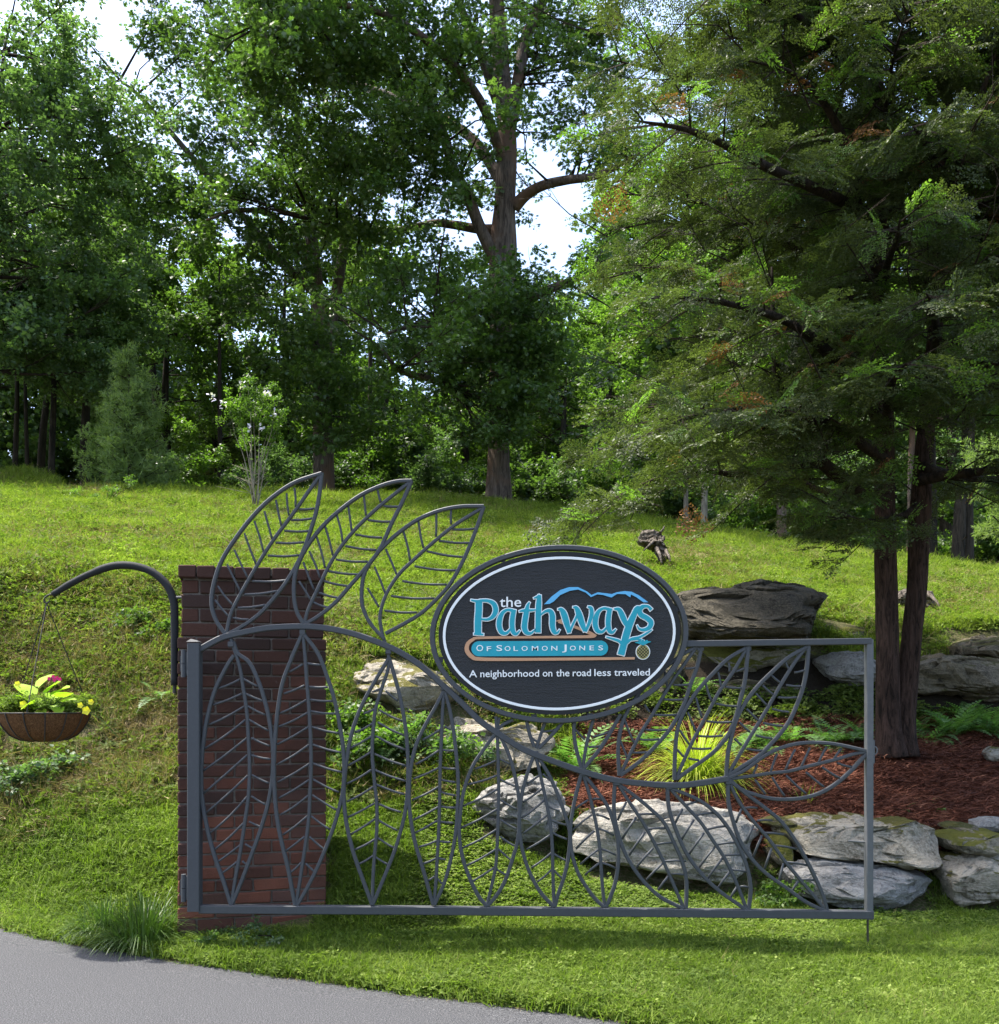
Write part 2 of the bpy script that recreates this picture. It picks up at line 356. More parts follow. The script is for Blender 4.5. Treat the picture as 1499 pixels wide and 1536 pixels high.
def H(X, Y):
    X = np.asarray(X, float); Y = np.asarray(Y, float)
    i = np.clip(np.searchsorted(gx, X)-1, 0, len(gx)-2); j = np.clip(np.searchsorted(gy, Y)-1, 0, len(gy)-2)
    fx = np.clip((X-gx[i])/(gx[i+1]-gx[i]), 0, 1); fy = np.clip((Y-gy[j])/(gy[j+1]-gy[j]), 0, 1)
    return (GZ[j, i]*(1-fx)*(1-fy) + GZ[j, i+1]*fx*(1-fy) + GZ[j+1, i]*(1-fx)*fy + GZ[j+1, i+1]*fx*fy)
def h1(x, y): return float(H(np.array([x]), np.array([y]))[0])
def inpoly(X, Y, poly):
    r = np.zeros(X.shape, bool); n = len(poly)
    for k in range(n):
        x1, y1 = poly[k]; x2, y2 = poly[(k+1) % n]
        c = ((y1 > Y) != (y2 > Y)) & (X < (x2-x1)*(Y-y1)/((y2-y1) or 1e-9)+x1); r ^= c
    return r
def pp(l): return [(ux(p, y), y) for p, y in l]
MULCH = pp([(838, 7.2), (850, 6.75), (1000, 6.5), (1200, 6.35), (1350, 6.3), (1499, 6.3), (2100, 6.3), (2100, 9.3), (1499, 9.0), (1350, 8.95), (1200, 8.8), (1000, 8.7), (880, 8.5), (840, 7.9)])
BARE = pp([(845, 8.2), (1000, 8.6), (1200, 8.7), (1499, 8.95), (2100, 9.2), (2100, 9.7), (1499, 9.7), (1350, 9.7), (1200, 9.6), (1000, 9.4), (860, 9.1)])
V = np.stack([GX.ravel(), GY.ravel(), GZ.ravel()], 1); nx_, ny_ = len(gx), len(gy)
ii, jj = np.meshgrid(np.arange(nx_-1), np.arange(ny_-1)); a = (jj*nx_+ii).ravel()
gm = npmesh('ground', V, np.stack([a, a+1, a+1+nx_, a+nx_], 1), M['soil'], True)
zc = np.zeros((len(V), 4), np.float32); zc[:, 3] = 1
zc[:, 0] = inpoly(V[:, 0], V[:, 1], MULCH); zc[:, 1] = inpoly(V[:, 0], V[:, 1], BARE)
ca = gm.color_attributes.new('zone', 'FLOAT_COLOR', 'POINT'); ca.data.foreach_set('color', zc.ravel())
ground = link('ground', gm); tag(ground, 'grassy hillside with soil showing between the grass', None, None, 'structure')
# road sheet
rv = []; rf = []
for i, (x, y) in enumerate(EDGE):
    tx, ty = (EA[min(i+1, len(EA)-1)] - EA[max(i-1, 0)]); L = math.hypot(tx, ty); nxx, nyy = ty/L, -tx/L
    jit = mn.noise(Vector((x*3, y*3, 0)))*.03
    for w_ in (-jit, .25, 1.2, 3.2, 7.5): rv.append((x+nxx*w_, y+nyy*w_, 0.0 - (.012 if w_ < .1 else 0)))
for i in range(len(EDGE)-1):
    for k in range(4): q = i*5+k; rf.append((q, q+1, q+6, q+5))
rb = MB(); rb.v = rv; rb.f = rf
road = rb.build('road', M['asphalt'], None, fix=False); tag(road, 'grey asphalt road edge curving past the grass', None, None, 'structure')
# ---------------------------------------------------------------- brick pillar
def make_brick(sx, sy, sz, seed):
    r = random.Random(seed); bm = bmesh.new(); bmesh.ops.create_cube(bm, size=1)
    for v in bm.verts:
        v.co = Vector((v.co.x*sx, v.co.y*sy, v.co.z*sz)) + Vector((r.uniform(-.0022, .0022), r.uniform(-.002, .002), r.uniform(-.0022, .0022)))
    bmesh.ops.bevel(bm, geom=bm.edges[:], offset=.005, segments=1, affect='EDGES')
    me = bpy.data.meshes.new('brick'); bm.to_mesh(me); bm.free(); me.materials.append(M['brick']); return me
bcache = {}
rb_ = random.Random(5)
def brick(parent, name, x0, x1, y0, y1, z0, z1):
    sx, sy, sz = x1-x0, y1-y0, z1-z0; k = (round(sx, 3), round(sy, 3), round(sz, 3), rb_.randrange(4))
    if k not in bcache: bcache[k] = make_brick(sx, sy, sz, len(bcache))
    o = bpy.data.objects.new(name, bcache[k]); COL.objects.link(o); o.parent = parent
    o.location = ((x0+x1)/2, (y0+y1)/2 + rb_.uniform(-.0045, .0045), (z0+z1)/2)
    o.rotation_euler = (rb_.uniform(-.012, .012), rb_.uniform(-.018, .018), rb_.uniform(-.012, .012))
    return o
PY = 5.24; PW = .769; PXc = ux(376.5, PY)
pil = empty('brick_pillar', (PXc, PY + PW/2, .05), 'weathered dark red brick gate pillar with a stepped-in top, behind the leaf gate', 'pillar')
def pillar_stage(x0, x1, y0, y1, z0, n, pitch, name='brick'):
    w = x1-x0; d = y1-y0; g = .009; bd = .098
    for r in range(n):
        za = z0 + r*pitch; zb = za + pitch - g
        if r % 2 == 0: xs = [x0 + w*k/4 for k in range(5)]
        else: xs = [x0, x0+w/8, x0+w*3/8, x0+w*5/8, x0+w*7/8, x1]
        for k in range(len(xs)-1):
            a = xs[k] + (g/2 if k else 0); b = xs[k+1] - (g/2 if k < len(xs)-2 else 0)
            brick(pil, name, a-pil.location.x, b-pil.location.x, y0-pil.location.y, y0+bd-pil.location.y, za-.05, zb-.05)
        ys = [y0+bd+g + (d-bd-g)*k/3 for k in range(4)]
        for k in range(3):
            for (a, b) in ((x0, x0+bd), (x1-bd, x1)):
                brick(pil, name, a-pil.location.x, b-pil.location.x, ys[k]-pil.location.y, ys[k+1]-g-pil.location.y, za-.05, zb-.05)
x0, x1 = PXc-PW/2, PXc+PW/2
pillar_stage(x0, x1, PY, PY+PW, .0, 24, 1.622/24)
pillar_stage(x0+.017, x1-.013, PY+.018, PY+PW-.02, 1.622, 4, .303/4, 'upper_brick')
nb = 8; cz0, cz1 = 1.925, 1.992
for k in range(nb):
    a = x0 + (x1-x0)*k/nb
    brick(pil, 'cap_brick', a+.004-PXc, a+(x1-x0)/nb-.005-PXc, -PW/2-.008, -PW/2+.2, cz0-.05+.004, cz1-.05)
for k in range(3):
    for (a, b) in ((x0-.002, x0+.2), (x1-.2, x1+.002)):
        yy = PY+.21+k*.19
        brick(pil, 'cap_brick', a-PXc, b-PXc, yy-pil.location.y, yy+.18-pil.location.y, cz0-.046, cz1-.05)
mb = MB(); hx = PW/2-.008
mb.box(-hx, hx, -PW/2+.009, PW/2-.009, -.15, 1.572-.008); mb.box(-hx+.018, hx-.018, -PW/2+.028, PW/2-.03, 1.564, 1.9)
mb.box(-hx+.004, hx-.004, -PW/2+.004, PW/2-.01, 1.9, 1.936)
mb.build('mortar_core', M['mortar'], pil)

# the pillar is turned a little towards the drive; pivot on its front left corner
_a = math.radians(13); _pv = Vector((-PW/2, -PW/2, 0)); _rv = Matrix.Rotation(_a, 3, 'Z') @ _pv
pil.rotation_euler = (0, 0, _a); pil.location = pil.location + _pv - _rv
# ---------------------------------------------------------------- gate
GYP = 5.08
gate = empty('ornamental_gate', (ux(292, GYP), GYP, .12), 'grey steel driveway gate worked into leaf shapes with a wavy rail, holding the oval sign', 'gate')
GO = gate.location.copy()
def gxz(p): v = at(p[0], p[1], GYP); return (v.x - GO.x, v.z - GO.z)
SCL = {1: (2.998, 250, 690), 2: (2.998, 250, 1000), 4: (2.342, 680, 1050), 5: (4.051, 960, 940), 8: (3.7475, 840, 1180), 3: (3.7475, 640, 800), 0: (1, 0, 0)}
def cv(reg, pts): s, ox, oy = SCL[reg]; return [(ox + x/s, oy + y/s) for x, y in pts]
grd = random.Random(11)
def gbar(name, px, w, d, parent=gate, y=0, smooth=6, ch=.18, mat='steel'):
    pts = [gxz(p) for p in px]
    if smooth and len(pts) > 2: pts = cr(pts, smooth)
    mb = MB(); mb.bar(pts, y, w, d, ch); return mb.build(name, M[mat], parent)
def leaf(reg, left, right, mid, vl, vr, reg2=None, stem=None, w=.0185):
    L = cv(reg, left); R = cv(reg, right); C = cv(reg, mid); yo = grd.uniform(-.0025, .0025)
    mb = MB(); mb.bar(cr([gxz(p) for p in L], 6), yo, w, .024, .2); mb.bar(cr([gxz(p) for p in R], 6), yo+.0012, w, .0235, .2)
    lf = mb.build('leaf', M['steel'], gate)
    m = MB(); m.bar(cr([gxz(p) for p in C], 6), yo+.0005, w*.92, .019, .22); m.build('midrib', M['steel'], lf)
    for v in vl + vr:
        a, b = cv(reg2 or reg, [v[:2], v[2:]]); a = gxz(a); b = gxz(b)
        m = MB(); sag = .035; mx = ((a[0]+b[0])/2 + (b[1]-a[1])*sag*grd.uniform(-1, 1), (a[1]+b[1])/2 - abs(b[0]-a[0])*.03)
        pts = cr([a, mx, b], 3)
        m.tube([(p[0], yo, p[1]) for p in pts], .0062, 6); m.build('vein', M['steel'], lf, True)
    return lf
# --- upper left leaves
leaf(1, [(265,785),(222,720),(203,650),(212,560),(250,450),(320,340),(400,240),(480,165),(580,100),(698,60)],
     [(265,785),(330,755),(420,690),(500,600),(560,515),(610,420),(650,310),(680,200),(699,58)],
     [(268,785),(290,690),(340,590),(410,470),(480,360),(570,240),(640,140),(697,62)],
     [(218,630,280,705),(230,567,300,655),(272,470,332,592),(305,405,365,530),(350,330,403,470),(395,275,437,418),(440,230,475,355),(492,180,517,300),(540,150,550,250),(575,125,580,212)],
     [(595,222,665,218),(560,270,655,263),(530,318,640,320),(490,372,618,370),(455,430,600,428),(385,545,550,540),(350,605,505,588),(320,665,445,652),(298,710,370,718)])
leaf(1, [(615,735),(585,680),(573,600),(580,510),(610,430),(660,350),(720,280),(800,210),(880,155),(970,115),(1040,97),(1103,94)],
     [(618,740),(680,705),(760,640),(830,560),(900,480),(960,400),(1010,290),(1060,190),(1103,93)],
     [(620,740),(635,680),(680,580),(740,460),(800,370),(870,290),(950,215),(1030,150),(1100,96)],
     [(595,545,648,630),(615,460,663,585),(642,410,690,530),(675,345,713,485),(712,295,748,430),(765,245,792,370),(817,205,833,320),(887,160,897,250),(950,135,963,190)],
     [(975,207,1045,210),(905,270,1010,278),(850,335,970,350),(805,387,945,405),(762,448,905,458),(728,500,868,515),(708,545,825,568),(685,597,780,622),(660,640,725,665)])
leaf(1, [(980,805),(920,740),(885,670),(877,600),(890,510),(940,430),(1000,365),(1060,315),(1130,268),(1220,230),(1320,210),(1427,208)],
     [(985,780),(1070,735),(1150,685),(1230,610),(1280,550),(1330,460),(1370,370),(1400,290),(1427,208)],
     [(992,850),(970,780),(960,700),(985,610),(1040,520),(1110,450),(1200,370),(1300,290),(1425,212)],
     [(903,575,955,662),(935,480,985,605),(985,400,1037,520),(1065,320,1095,455),(1132,270,1155,395),(1213,238,1212,345),(1280,222,1280,290)],
     [(1285,312,1390,308),(1225,363,1370,373),(1170,410,1340,437),(1115,478,1305,497),(1060,545,1260,560),(1010,612,1205,622),(980,677,1125,686)])
# --- lower leaves (region 2)
leaf(2, [(303,-50),(270,0),(220,100),(185,220),(165,340),(155,470),(160,600),(185,740),(215,850),(250,950),(290,1072)],
     [(300,-110),(320,-60),(370,-20),(410,60),(440,150),(465,260),(478,380),(475,500),(455,620),(420,740),(380,850),(335,970),(292,1072)],
     [(288,-125),(310,-60),(330,10),(345,100),(360,200),(368,330),(373,450),(368,580),(350,710),(330,840),(310,950),(291,1068)],
     [(235,98,328,58),(210,172,338,122),(190,262,347,180),(170,370,353,240),(165,468,360,322),(167,570,362,398),(175,660,365,490),(192,752,362,585),(210,828,350,700),(225,882,335,800),(245,932,325,872)],
     [(345,55,412,90),(355,122,435,155),(365,178,445,218),(370,238,457,288),(380,320,463,357),(380,398,467,417),(383,487,460,525),(380,582,447,622),(370,697,425,722),(352,798,393,820),(340,875,368,898)])
leaf(2, [(612,-150),(560,-30),(520,80),(500,200),(488,330),(483,460),(488,590),(500,700),(520,800),(545,900),(578,1072)],
     [(614,-150),(680,-60),(720,40),(755,150),(780,270),(797,400),(795,540),(770,660),(730,780),(680,900),(630,1000),(588,1072)],
     [(613,-150),(622,-60),(630,60),(640,180),(648,320),(650,450),(645,580),(640,680),(625,800),(605,930),(583,1070)],
     [(550,25,612,-10),(527,122,620,85),(505,212,628,150),(505,270,635,207),(498,350,640,270),(498,440,640,352),(500,520,643,437),(505,592,640,510),(512,668,640,578),(523,757,633,673),(535,830,620,765),(552,930,605,882)],
     [(630,-15,705,-8),(635,90,725,92),(640,148,750,155),(645,200,765,212),(650,270,775,300),(655,350,785,387),(658,435,788,475),(658,507,775,565),(655,577,765,645),(650,672,735,733),(642,765,712,825),(625,885,668,925)])
leaf(2, [(998,-35),(940,60),(880,170),(835,290),(810,420),(797,560),(805,680),(830,800),(865,910),(925,1072)],
     [(1001,-40),(1030,60),(1055,160),(1075,280),(1085,400),(1085,520),(1075,640),(1050,750),(1010,870),(927,1072)],
     [(995,-95),(998,0),(970,90),(940,190),(928,300),(925,400),(935,520),(945,620),(945,740),(935,850),(928,960),(926,1070)],
     [(925,115,965,97),(885,212,940,188),(847,297,930,253),(820,370,922,313),(812,447,918,385),(810,527,920,465),(810,608,930,540),(815,678,935,615),(828,755,938,685),(845,825,940,775),(862,890,930,850)],
     [(985,110,1040,155),(955,195,1060,245),(950,250,1068,310),(940,312,1075,375),(935,393,1078,447),(935,465,1075,515),(942,530,1070,575),(955,618,1055,655),(950,690,1040,738),(950,770,1022,815),(940,858,995,890)])
leaf(2, [(1247,110),(1210,180),(1160,270),(1120,360),(1097,470),(1090,590),(1100,700),(1120,800),(1150,900),(1200,1072)],
     [(1252,110),(1275,200),(1292,300),(1305,420),(1312,530),(1308,640),(1300,750),(1280,860),(1250,970),(1205,1072)],
     [(1248,80),(1240,230),(1235,350),(1230,480),(1228,600),(1225,720),(1218,850),(1212,960),(1203,1072)],
     [(1150,330,1232,282),(1120,440,1225,377),(1110,505,1225,455),(1105,600,1225,540),(1110,690,1225,630),(1118,748,1218,692),(1135,812,1218,782),(1150,888,1218,860),(1178,962,1205,945)],
     [(1250,268,1280,285),(1240,375,1295,378),(1240,455,1300,460),(1238,510,1300,520),(1235,565,1300,580),(1235,630,1300,635),(1230,697,1290,703),(1222,785,1278,790),(1222,862,1255,868),(1215,950,1240,978)])
# --- lower leaves (region 4)
leaf(4, [(155,110),(110,170),(70,230),(40,310),(25,400),(22,480),(35,560),(60,630),(90,690),(118,724)],
     [(160,115),(195,190),(215,260),(230,340),(232,420),(225,500),(205,570),(180,640),(150,690),(120,724)],
     [(155,100),(158,220),(160,320),(158,420),(155,500),(150,580),(138,640),(119,722)],
     [(75,243,150,213),(50,297,155,265),(36,372,158,312),(26,450,157,382),(28,522,153,455),(40,585,150,525),(62,640,143,590)],
     [(165,208,200,225),(166,280,222,305),(168,352,225,385),(165,420,225,455),(165,480,220,515),(160,525,205,565),(148,590,185,615)])
leaf(4, [(285,190),(260,260),(240,340),(232,430),(238,500),(255,570),(280,630),(310,680),(353,726)],
     [(292,190),(340,270),(370,340),(395,410),(410,470),(405,550),(390,620),(370,680),(357,726)],
     [(287,185),(310,280),(325,350),(340,430),(348,510),(350,590),(352,660),(355,726)],
     [(258,295,302,265),(245,360,315,310),(240,415,322,350),(245,470,330,405),(258,525,340,475),(275,590,348,535),(295,640,345,597)],
     [(315,260,345,285),(330,372,375,390),(340,420,400,440),(345,465,400,490),(352,540,398,565),(355,600,385,628)])
leaf(4, [(450,262),(430,340),(415,420),(412,490),(420,550),(440,610),(470,660),(500,700),(531,728)],
     [(460,262),(505,320),(540,370),(560,420),(578,490),(580,570),(570,640),(550,700),(536,728)],
     [(455,258),(478,330),(492,390),(505,450),(515,520),(520,590),(525,660),(533,728)],[],[])
lf7 = [o for o in gate.children if o.name.startswith('leaf')][-1]
def veins8(lf, vs):
    for v in vs:
        a, b = cv(8, [v[:2], v[2:]]); a = gxz(a); b = gxz(b); m = MB()
        m.tube([(a[0], 0, a[1]), ((a[0]+b[0])/2, 0, (a[1]+b[1])/2 + .003), (b[0], 0, b[1])], .0062, 6); m.build('vein', M['steel'], lf, True)
veins8(lf7, [(78,133,160,75),(72,245,180,158),(90,350,195,248),(115,438,215,355),(142,497,222,430),(185,70,235,72),(205,155,280,185),(218,235,305,275),(232,350,315,385),(240,430,315,460)])
leaf(4, [(568,285),(565,380),(575,450),(600,530),(640,600),(690,660),(740,700),(808,732)],
     [(580,295),(635,335),(690,380),(740,430),(775,500),(805,570),(820,640),(818,732)],
     [(575,288),(620,360),(660,420),(700,490),(740,570),(775,650),(810,732)],[],[])
veins8([o for o in gate.children if o.name.startswith('leaf')][-1], [(325,190,375,85),(350,295,430,170),(390,385,480,255),(430,455,525,345),(487,525,578,432),(553,582,610,505),(400,70,440,62),(440,157,545,157),(495,240,600,235),(545,325,640,315),(590,420,710,418),(628,490,710,498)])
leaf(4, [(752,302),(758,380),(780,450),(820,540),(880,620),(940,675),(990,710),(1030,738)],
     [(765,310),(850,345),(910,385),(960,440),(1000,510),(1030,580),(1045,660),(1038,738)],
     [(757,306),(820,375),(870,430),(910,490),(950,550),(985,620),(1010,680),(1032,738)],[],[])
veins8([o for o in gate.children if o.name.startswith('leaf')][-1], [(645,215,690,125),(680,305,755,185),(727,380,812,260),(783,455,873,337),(830,520,915,402),(888,572,955,480),(960,625,995,567),(710,105,775,85),(765,162,865,148),(830,240,940,222),(885,325,1000,315),(930,387,1035,387),(965,467,1050,480),(1015,562,1060,567)])
leaf(4, [(965,282),(968,360),(985,430),(1010,500),(1050,560),(1100,610),(1170,660),(1240,710),(1308,742)],
     [(975,284),(1030,330),(1090,375),(1150,425),(1200,490),(1240,560),(1275,630),(1300,690),(1314,742)],
     [(969,284),(1000,350),(1050,420),(1110,490),(1160,560),(1210,620),(1260,680),(1311,742)],[],[])
veins8([o for o in gate.children if o.name.startswith('leaf')][-1], [(990,205,1022,125),(1045,320,1090,215),(1088,395,1137,275),(1152,462,1192,345),(1230,545,1258,430),(1303,592,1342,530),(1040,120,1110,120),(1110,192,1195,190),(1145,260,1260,270),(1205,330,1335,352),(1280,425,1390,443),(1360,523,1440,528)])
# --- small shoots under the sign
leaf(4, [(153,100),(152,85),(150,58)], [(160,100),(178,85),(210,70)], [(156,100),(158,85),(162,62)], [], [], w=.017)
leaf(4, [(285,165),(270,125),(258,75)], [(300,170),(345,125),(388,75)], [(292,170),(310,115),(325,72)], [(272,130,300,150)], [(310,112,362,105)], w=.018)
leaf(4, [(450,240),(430,160),(424,100),(430,66)], [(460,240),(510,180),(555,110),(588,50)], [(455,240),(470,150),(492,68)], [(430,105,463,140)], [(490,130,550,112),(475,165,530,160)])
# --- upper right leaves
leaf(5, [(-125,905),(-131,740),(-114,618),(-79,522),(0,400),(120,280),(230,190),(345,120)],
     [(-118,905),(0,820),(120,700),(200,600),(270,470),(310,350),(350,240),(378,112)],
     [(-122,905),(0,660),(80,530),(200,330),(350,118)],
     [(30,475,60,520),(-95,560,-30,715),(-120,690,-75,800),(150,262,170,375)],
     [(275,255,340,250),(205,355,315,350),(145,442,275,442),(85,535,225,535),(30,625,170,627),(-10,685,120,685),(-55,765,60,762)])
leaf(5, [(210,932),(215,750),(235,600),(290,480),(350,390),(440,290),(530,200),(640,132)],
     [(225,925),(330,850),(440,770),(530,670),(580,560),(610,450),(640,320),(660,112)],
     [(218,930),(310,720),(400,550),(480,400),(570,270),(655,120)],
     [(225,745,265,790),(245,630,300,715),(290,520,340,635),(340,430,378,555),(400,345,437,455),(475,275,493,365),(540,220,545,275)],
     [(580,275,640,252),(520,367,630,373),(460,468,600,485),(405,575,560,580),(355,665,505,663),(315,740,435,740),(295,800,360,812)])
leaf(5, [(525,925),(535,780),(555,680),(590,560),(650,450),(720,360),(800,280),(900,190),(1010,125)],
     [(530,910),(640,840),(730,780),(820,690),(900,590),(950,490),(990,380),(1015,260),(1027,112)],
     [(528,915),(600,790),(690,640),(780,490),(860,350),(940,220),(1015,120)],
     [(575,680,620,722),(605,580,670,640),(650,500,720,570),(705,405,775,480),(745,355,815,415),(800,295,862,345),(885,215,912,265)],
     [(940,280,1000,265),(890,355,980,363),(840,430,955,430),(805,500,910,520),(750,585,870,605),(705,660,805,680),(650,742,745,755)])
leaf(5, [(530,925),(640,870),(750,790),(850,740),(970,710),(1100,705),(1220,720),(1385,757)],
     [(535,930),(620,990),(700,1020),(800,1045),(900,1050),(1000,1040),(1100,1010),(1200,950),(1290,870),(1385,765)],
     [(532,928),(700,905),(800,890),(900,880),(1000,855),(1100,830),(1200,805),(1300,775),(1385,760)],
     [(690,895,715,835),(795,885,835,770),(885,872,945,745),(980,855,1035,735),(1085,830,1135,730),(1180,805,1225,740)],
     [(700,930,765,1020),(805,915,880,1030),(890,905,1010,1015),(1010,885,1120,975),(1110,855,1215,920),(1200,828,1290,855)])
# frame
gbar('wavy_rail', cv(1, [(150,852),(250,800),(350,775),(450,757),(550,750),(650,750),(750,762),(850,785),(950,820),(1050,865),(1150,930),(1245,1015)]) +
     cv(4, [(35,15),(90,70),(160,120),(250,175),(350,215),(450,250),(560,280),(680,295),(790,300),(870,292),(966,276)]), .031, .032, ch=.14)
gbar('bottom_rail', [(300, 1363.5), (640, 1365.5), (960, 1368.5), (1309, 1372)], .042, .044, smooth=0, ch=.08)
gbar('top_rail', [(1024, 966), (1306, 962)], .032, .036, smooth=0, ch=.08)
gbar('end_post', [(1304.3, 959), (1304, 1379)], .034, .042, smooth=0, y=.005, ch=.08, mat='steel_light')
gbar('hinge_post', [(292.5, 965), (292.5, 1366)], .062, .064, smooth=0, ch=.06)
mb = MB(); v = gxz((291, 962)); mb.add([(v[0]-.03, -.032, v[1]-.004), (v[0]+.033, -.032, v[1]-.004), (v[0]+.033, .032, v[1]-.004), (v[0]-.03, .032, v[1]-.004), (v[0]-.012, -.012, v[1]+.012), (v[0]+.02, -.012, v[1]+.004), (v[0]+.02, .012, v[1]+.004), (v[0]-.012, .012, v[1]+.012)],
       [(3,2,1,0),(4,5,6,7),(0,1,5,4),(1,2,6,5),(2,3,7,6),(3,0,4,7)]); mb.build('post_cap', M['steel'], gate)
for (a, b) in ((975, 1016), (1311, 1352)):
    mb = MB(); p0 = gxz((276.5, b)); p1 = gxz((276.5, a)); H_ = p1[1]-p0[1]
    mb.tube([(p0[0], -.01, p0[1]), (p0[0], -.01, p0[1]+H_*.48)], .013, 12); mb.tube([(p0[0], -.01, p0[1]+H_*.5), (p0[0], -.01, p1[1])], .0125, 12)
    hg = mb.build('hinge', M['steel'], gate)
    m2 = MB(); m2.box(p0[0]+.008, p0[0]+.034, -.014, .02, p0[1]+.01, p1[1]-.01); m2.build('hinge_plate', M['steel'], hg)
    m2 = MB(); m2.box(p0[0]-.02, p0[0]+.004, -.004, PY-GYP+.002, p0[1]+.03, p1[1]-.03); m2.build('hinge_bracket', M['steel'], hg)
for px_ in (1051, 1122, 1211):
    gbar('leaf_plate', [(px_, 967.5), (px_, 976)], .034, .012, smooth=0, ch=.1)
for (r_, x_, y_) in ((1, 612, 775), (1, 290, 830), (1, 998, 862), (2, 1248, 95), (4, 155, 112), (4, 290, 190), (4, 455, 258), (4, 574, 292), (4, 758, 306), (4, 966, 288)):
    p = cv(r_, [(x_, y_)])[0]; gbar('weld_plate', [(p[0]-4, p[1]), (p[0]+4, p[1])], .03, .0275, smooth=0, ch=.2)
mb = MB(); zt = gxz((1300, 1374)); p = gxz((1302, 1374)); mb.tube([(p[0], .0, p[1]), (p[0], 0, p[1]-.24)], .006, 8)
mb.build('drop_rod', M['wire'], gate)
mb = MB(); p = gxz((1312, 1126)); mb.tube([(p[0]+.014*math.cos(t_), .0, p[1]+.02*math.sin(t_)) for t_ in np.linspace(0, 6.28, 14)], .004, 6, False); mb.build('latch_ring', M['steel_light'], gate, True)
mb = MB(); a = gxz((1309.8, 1110)); b = gxz((1311.8, 1145)); mb.box(a[0], b[0], -.008, .008, b[1], a[1]); mb.build('latch_plate', M['steel_light'], gate)
mb = MB(); a = gxz((1274, 1262)); b = gxz((1300, 1264)); mb.tube([(a[0], .012, a[1]), (b[0], .012, b[1])], .005, 6); mb.build('stub_rod', M['steel_light'], gate)

# oval ring (part of the gate) and sign
TILT = math.radians(2.2)
def oval(cx, cy, a, b, n=96, tilt=TILT):
    c, s = math.cos(tilt), math.sin(tilt)
    return [(cx + a*math.cos(t)*c + b*math.sin(t)*s, cy - (b*math.sin(t)*c) - a*math.cos(t)*s*1.0 if False else cy - (a*math.cos(t)*s + b*math.sin(t)*c)) for t in np.linspace(0, 2*math.pi, n, endpoint=False)]
def oval2(cx, cy, a, b, n=96, tilt=TILT):
    c, s = math.cos(tilt), math.sin(tilt)
    return [(cx + a*math.cos(t)*c - b*math.sin(t)*s*-1*-1, cy - (a*math.cos(t)*s + b*math.sin(t)*c)) for t in np.linspace(0, 2*math.pi, n, endpoint=False)]
RC = (640 + 744/3.7475, 800 + 568/3.7475)
def ringbar(name, cx, cy, a, b, w, d, y, mat, parent, org, Yp, ch=.15):
    P = oval2(cx, cy, a, b); pts = []
    for p in P: v = at(p[0], p[1], Yp); pts.append((v.x-org.x, v.z-org.z))
    pts = pts + [pts[0], pts[1]]
    mb = MB(); n = 8; m = len(pts)-1; base = 0
    # closed sweep
    q = pts[:-2]; k = len(q)
    for i in range(k):
        a_ = q[i-1]; b_ = q[(i+1) % k]; tx, tz = b_[0]-a_[0], b_[1]-a_[1]; L = math.hypot(tx, tz); nx, nz = -tz/L, tx/L
        hw, hd = w/2, d/2; c = ch*min(w, d)
        for (u, h_) in [(-hw, -hd+c), (-hw+c, -hd), (hw-c, -hd), (hw, -hd+c), (hw, hd-c), (hw-c, hd), (-hw+c, hd), (-hw, hd-c)]:
            mb.v.append((q[i][0]+nx*u, y+h_, q[i][1]+nz*u))
    for i in range(k):
        for j in range(8):
            a0 = i*8+j; a1 = i*8+(j+1) % 8; b0 = ((i+1) % k)*8+j; b1 = ((i+1) % k)*8+(j+1) % 8
            mb.f.append((a0, b0, b1, a1))
    return mb.build(name, M[mat], parent)
ringbar('oval_ring', RC[0], RC[1], 189.5, 129.5, .026, .05, -.002, 'steel', gate, GO, GYP)
SY = GYP - .004
sign = empty('oval_sign', at(RC[0], RC[1], SY), 'black oval neighbourhood sign with teal carved lettering, mounted inside the gate ring', 'sign')
SO = sign.location.copy()
def s3(x, y, Yp=None):
    Yp = Yp or SY; v = at(640 + x/3.7475, 800 + y/3.7475, Yp); return (v.x-SO.x, v.z-SO.z)
def prism(mb, pts, y0, y1):
    """filled polygon (x,z) from y0 (front) to y1"""
    n = len(pts); b = len(mb.v)
    for y in (y0, y1): mb.v += [(p[0], y, p[1]) for p in pts]
    mb.f.append(tuple(range(b, b+n))); mb.f.append(tuple(range(b+n, b+2*n))[::-1])
    for i in range(n): j = (i+1) % n; mb.f.append((b+i, b+n+i, b+n+j, b+j))
BF = -.022
P = [(at(p[0], p[1], SY).x-SO.x, at(p[0], p[1], SY).z-SO.z) for p in oval2(RC[0]+.5, RC[1]-1.2, 180.5, 121.5)]
mb = MB(); prism(mb, P, BF+.0015, .022); mb.build('board', M['board'], sign)
ringbar('edge_band', RC[0]+.5, RC[1]-1.2, 177.6, 118.6, .022, .006, BF, 'black', sign, SO, SY)
ringbar('white_border', RC[0]+.2, RC[1]-.8, 172.0, 112.8, .0135, .007, BF, 'white', sign, SO, SY)
mb = MB()
for sx_, sz_ in ((-.93, -.3), (.93, .3), (-.2, -1), (.25, -.99), (-.45, .9), (.5, .88)):
    cx_, cz_ = sx_*.625, sz_*.415; rr = math.hypot(cx_/.632, cz_/.428); cx_ /= rr; cz_ /= rr
    mb.box(cx_-.014, cx_+.014, -.006, .008, cz_-.014, cz_+.014)
mb.build('mount_tab', M['steel'], sign)

